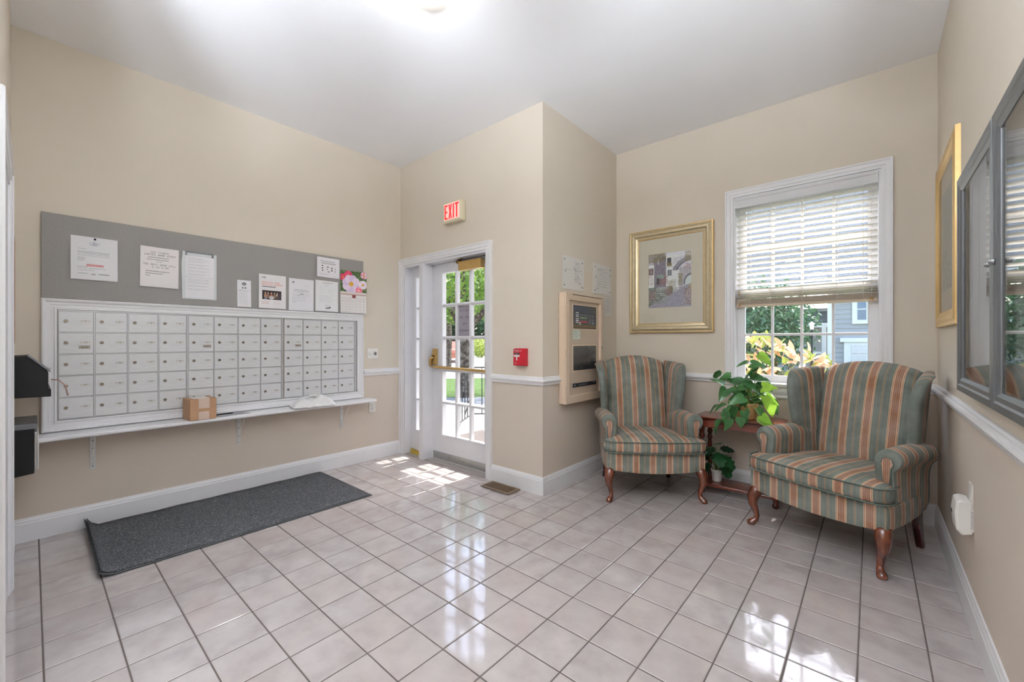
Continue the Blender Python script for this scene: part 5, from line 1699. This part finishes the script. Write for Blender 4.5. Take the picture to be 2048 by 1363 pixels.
for k in range(7):
    a = -12 + k * 4.2
    c_ = Vector((-.757, .653)) * (43 + 7 * (k % 2)) + Vector((.653, .757)) * a
    tree('woodland_tree', 'dark leafy tree in the row beyond the road', (c_.x, c_.y, -.2), 3.0, .22, [], [(0, 0, 4.6, 3.4, 3.4, 4.6), (.5, -.4, 7.4, 2.6, 2.6, 2.4)], 3200, .34, M['leaf_far'], 20 + k, 'row of trees beyond the road')
sb = thing('round_shrub', 'round clipped shrub on the far side of the road', 'shrub', (-24.9, 24.9, -.2), 0)
leaf_cloud('foliage', [(0, 0, .85, .95, .95, .85)], 1600, .10, M['leaf_lime'], sb, 31)
MB().tube([(0, 0, 0), (0, 0, .6)], .06, 8).build('stem', M['bark'], sb)
# parked car seen in part behind the tree
car = thing('parked_car', 'reddish brown car parked across the road', 'car', (-21.6, 18.6, -.19), math.radians(131))
mb = MB()
cp = [(-2.1, .30), (-2.12, .62), (-1.95, .82), (-1.35, .90), (-.75, 1.32), (.65, 1.36), (1.35, .95), (2.0, .86), (2.15, .6), (2.12, .30)]
mb.loft([[(x, y, z * k2) for x, z in cp] for y, k2 in ((-.82, .97), (-.70, 1.0), (.70, 1.0), (.82, .97))])
mb.build('body', plain('rust_car_paint', '8a4a34', .3), car, bev=.03)
for sx in (-1.3, 1.3):
    for sy in (-.80, .80):
        w_ = MB().lathe([(.31, -.1), (.33, -.06), (.33, .06), (.31, .1)], n=18).build('wheel', M['black'], car, loc=(sx, sy, .33)); w_.rotation_euler = (PI / 2, 0, 0)
for sy in (-.815, .815):
    MB().prism([(-1.2, .92), (-.70, 1.26), (.60, 1.29), (1.15, .96)], sy - .012, sy + .012, 'y').build('side_window', plain('car_glass', '8fa6b8', .1), car)

# ---- outside the window
sh = thing('laurel_shrub', 'shrub with pink and lime new leaves just outside the window', 'shrub', (-.72, 4.85, -.2), 0)
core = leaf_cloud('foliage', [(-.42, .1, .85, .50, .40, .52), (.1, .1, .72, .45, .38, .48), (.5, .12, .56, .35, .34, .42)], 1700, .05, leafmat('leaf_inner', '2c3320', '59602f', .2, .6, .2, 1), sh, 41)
for k in range(16):
    x = -.75 + k * .095; top = 1.36 - max(0, x - .05) * .45
    MB().tube([(x * .4, .1, 0), (x * .8, .1, top * .5), (x, .05 - .25 * (k % 3) / 3, top)], [.012, .008, .004], 5).build('stem', M['bark'], sh, smooth=True)
pl_ = [leaf_mesh('leaf', L_, W_, m_, False, .35, d_) for L_, W_, m_, d_ in ((.115, .075, M['leaf_pink'], .15), (.10, .066, M['leaf_lime'], .2), (.125, .07, M['leaf_pink'], .3), (.11, .07, M['leaf_lime'], .1))]
pdata = [o.data for o in pl_]
for o in pl_: bpy.data.objects.remove(o)
r3 = random.Random(8)
for k in range(285):
    x = r3.uniform(-.85, .78)
    top = 1.40 - max(0, x + .05) * .44
    dep = r3.random()
    z = top - (dep ** 1.4) * .42
    y = -.12 - .30 * dep + r3.uniform(-.08, .22)
    o = bpy.data.objects.new('leaf', pdata[r3.choice((0, 0, 2, 2, 1, 3))]); COL.objects.link(o); o.parent = sh
    d = Vector((r3.uniform(-.8, .8), r3.uniform(-.8, .3), r3.uniform(.1, 1.2))).normalized()
    nrm = Vector((r3.uniform(-.6, .6), -.5, .9)).normalized()
    yax = nrm.cross(d).normalized(); zax = d.cross(yax)
    o.matrix_local = Matrix.Translation(Vector((x, y, z))) @ Matrix((d, yax, zax)).transposed().to_4x4()
tree('dark_tree', 'dense dark green tree between the shrub and the grey house', (-2.75, 13.4, -.2), 1.4, .16, [], [(0, 0, 1.75, 1.65, 1.3, 1.45), (.95, .2, 1.9, .8, .8, .8), (-.6, 0, 2.3, 1.1, 1.0, .9)], 9000, .07, M['leaf_dark'], 51)
tree('overhanging_tree', 'tree whose crown hangs above the window outside', (1.9, 7.4, -.2), 4.4, .16, [([(0, 0, 4.2), (-1.0, -.3, 5.2), (-2.2, -.7, 5.9)], [.12, .09, .05])], [(-2.2, -.75, 5.75, 1.15, .34, .28)], 380, .08, M['leaf_dark'], 52)

hs = thing('grey_house', 'grey sided house with shingle roof and white garage door seen through the window', 'house', (0, 18.5, -.2), 0)
HX0, HX1 = -1.12, 6.0
def lap(nm, x0, x1, y, z0, z1, holes=()):
    mb = MB(); z = z0
    pts = []
    n_ = int((z1 - z0) / .16)
    prof = []
    for k in range(n_):
        a = z0 + (z1 - z0) * k / n_; b_ = z0 + (z1 - z0) * (k + 1) / n_
        prof += [(y - .02, a), (y, b_ - .001)]
    prof += [(y + .15, z1), (y + .15, z0)]
    mb.loft([[(x, yy, zz) for yy, zz in prof] for x in (x0, x1)])
    return mb.build(nm, M['siding'], hs)
lap('wall', HX0, HX1, 0, 0, 3.5)
MB().prism([(HX0 - .4, 0), (HX1 + .3, 0), (HX1 + .3, .1), (HX0 - .4, .1)], -.02, .02, 'z').build('footing', M['concrete'], hs)
def hroof(nm, x0, x1, ya, za, yb, zb_, th=.14):
    return MB().loft([[(x, ya, za), (x, yb, zb_), (x, yb, zb_ + th), (x, ya, za + th)] for x in (x0, x1)]).build(nm, M['roof'], hs)
hroof('roof', -7.5, 7.0, -.55, 3.38, 6.4, 9.2)
boxo('fascia', M['house_trim'], hs, -7.5, 7.0, -.60, -.54, 3.24, 3.44)
boxo('corner_board', M['house_trim'], hs, HX0 - .06, HX0 + .10, -.06, .02, 0, 3.4)
wf = boxo('window_frame', M['house_trim'], hs, -.50, .52, -.09, .02, 1.98, 2.98)
boxo('pane', plain('house_glass', '6a8094', .08), wf, -.36, .38, -.105, -.092, 2.12, 2.84)
for k in range(1, 3): boxo('muntin', M['house_trim'], wf, -.36 + k * .247 - .015, -.36 + k * .247 + .015, -.115, -.10, 2.12, 2.84)
boxo('muntin', M['house_trim'], wf, -.36, .38, -.115, -.10, 2.46, 2.49)
gd = boxo('garage_frame', M['house_trim'], hs, -.72, 2.9, -.10, .02, .0, 1.46)
boxo('garage_header', M['house_trim'], gd, -.82, 3.0, -.16, -.02, 1.36, 1.50)
for k in range(4): boxo('garage_panel', plain('garage_white', 'd9d5cf', .6), gd, -.52, 2.7, -.13, -.10, .04 + k * .31, .335 + k * .31, .01)
# lower wing with porch to the left
lap('wing_wall', -6.2, HX0 - .06, 1.2, 0, 2.6)
hroof('wing_roof', -6.4, HX0 - .06, .5, 2.02, 1.4, 2.55, .1)
boxo('porch_beam', M['house_trim'], hs, -3.2, HX0 - .06, .46, .56, 1.90, 2.06)
for x in (-2.0, HX0 - .2): boxo('porch_post', M['house_trim'], hs, x - .06, x + .06, .47, .57, 0, 1.92)
boxo('porch_rail', M['house_trim'], hs, -2.0, HX0 - .2, .48, .55, .92, 1.0)
lp = thing('lamp_post', 'black garden lamp post with white lantern before the dark tree', 'lamp post', (-1.043, 11.8, -.2), 0)
MB().tube([(0, 0, 0), (0, 0, 1.665)], .02, 8).build('post', M['iron'], lp)
MB().lathe([(.025, 1.66), (.035, 1.67), (.045, 1.78), (.055, 1.79), (.03, 1.82), (.006, 1.84)], n=8).build('lantern', M['house_trim'], lp)
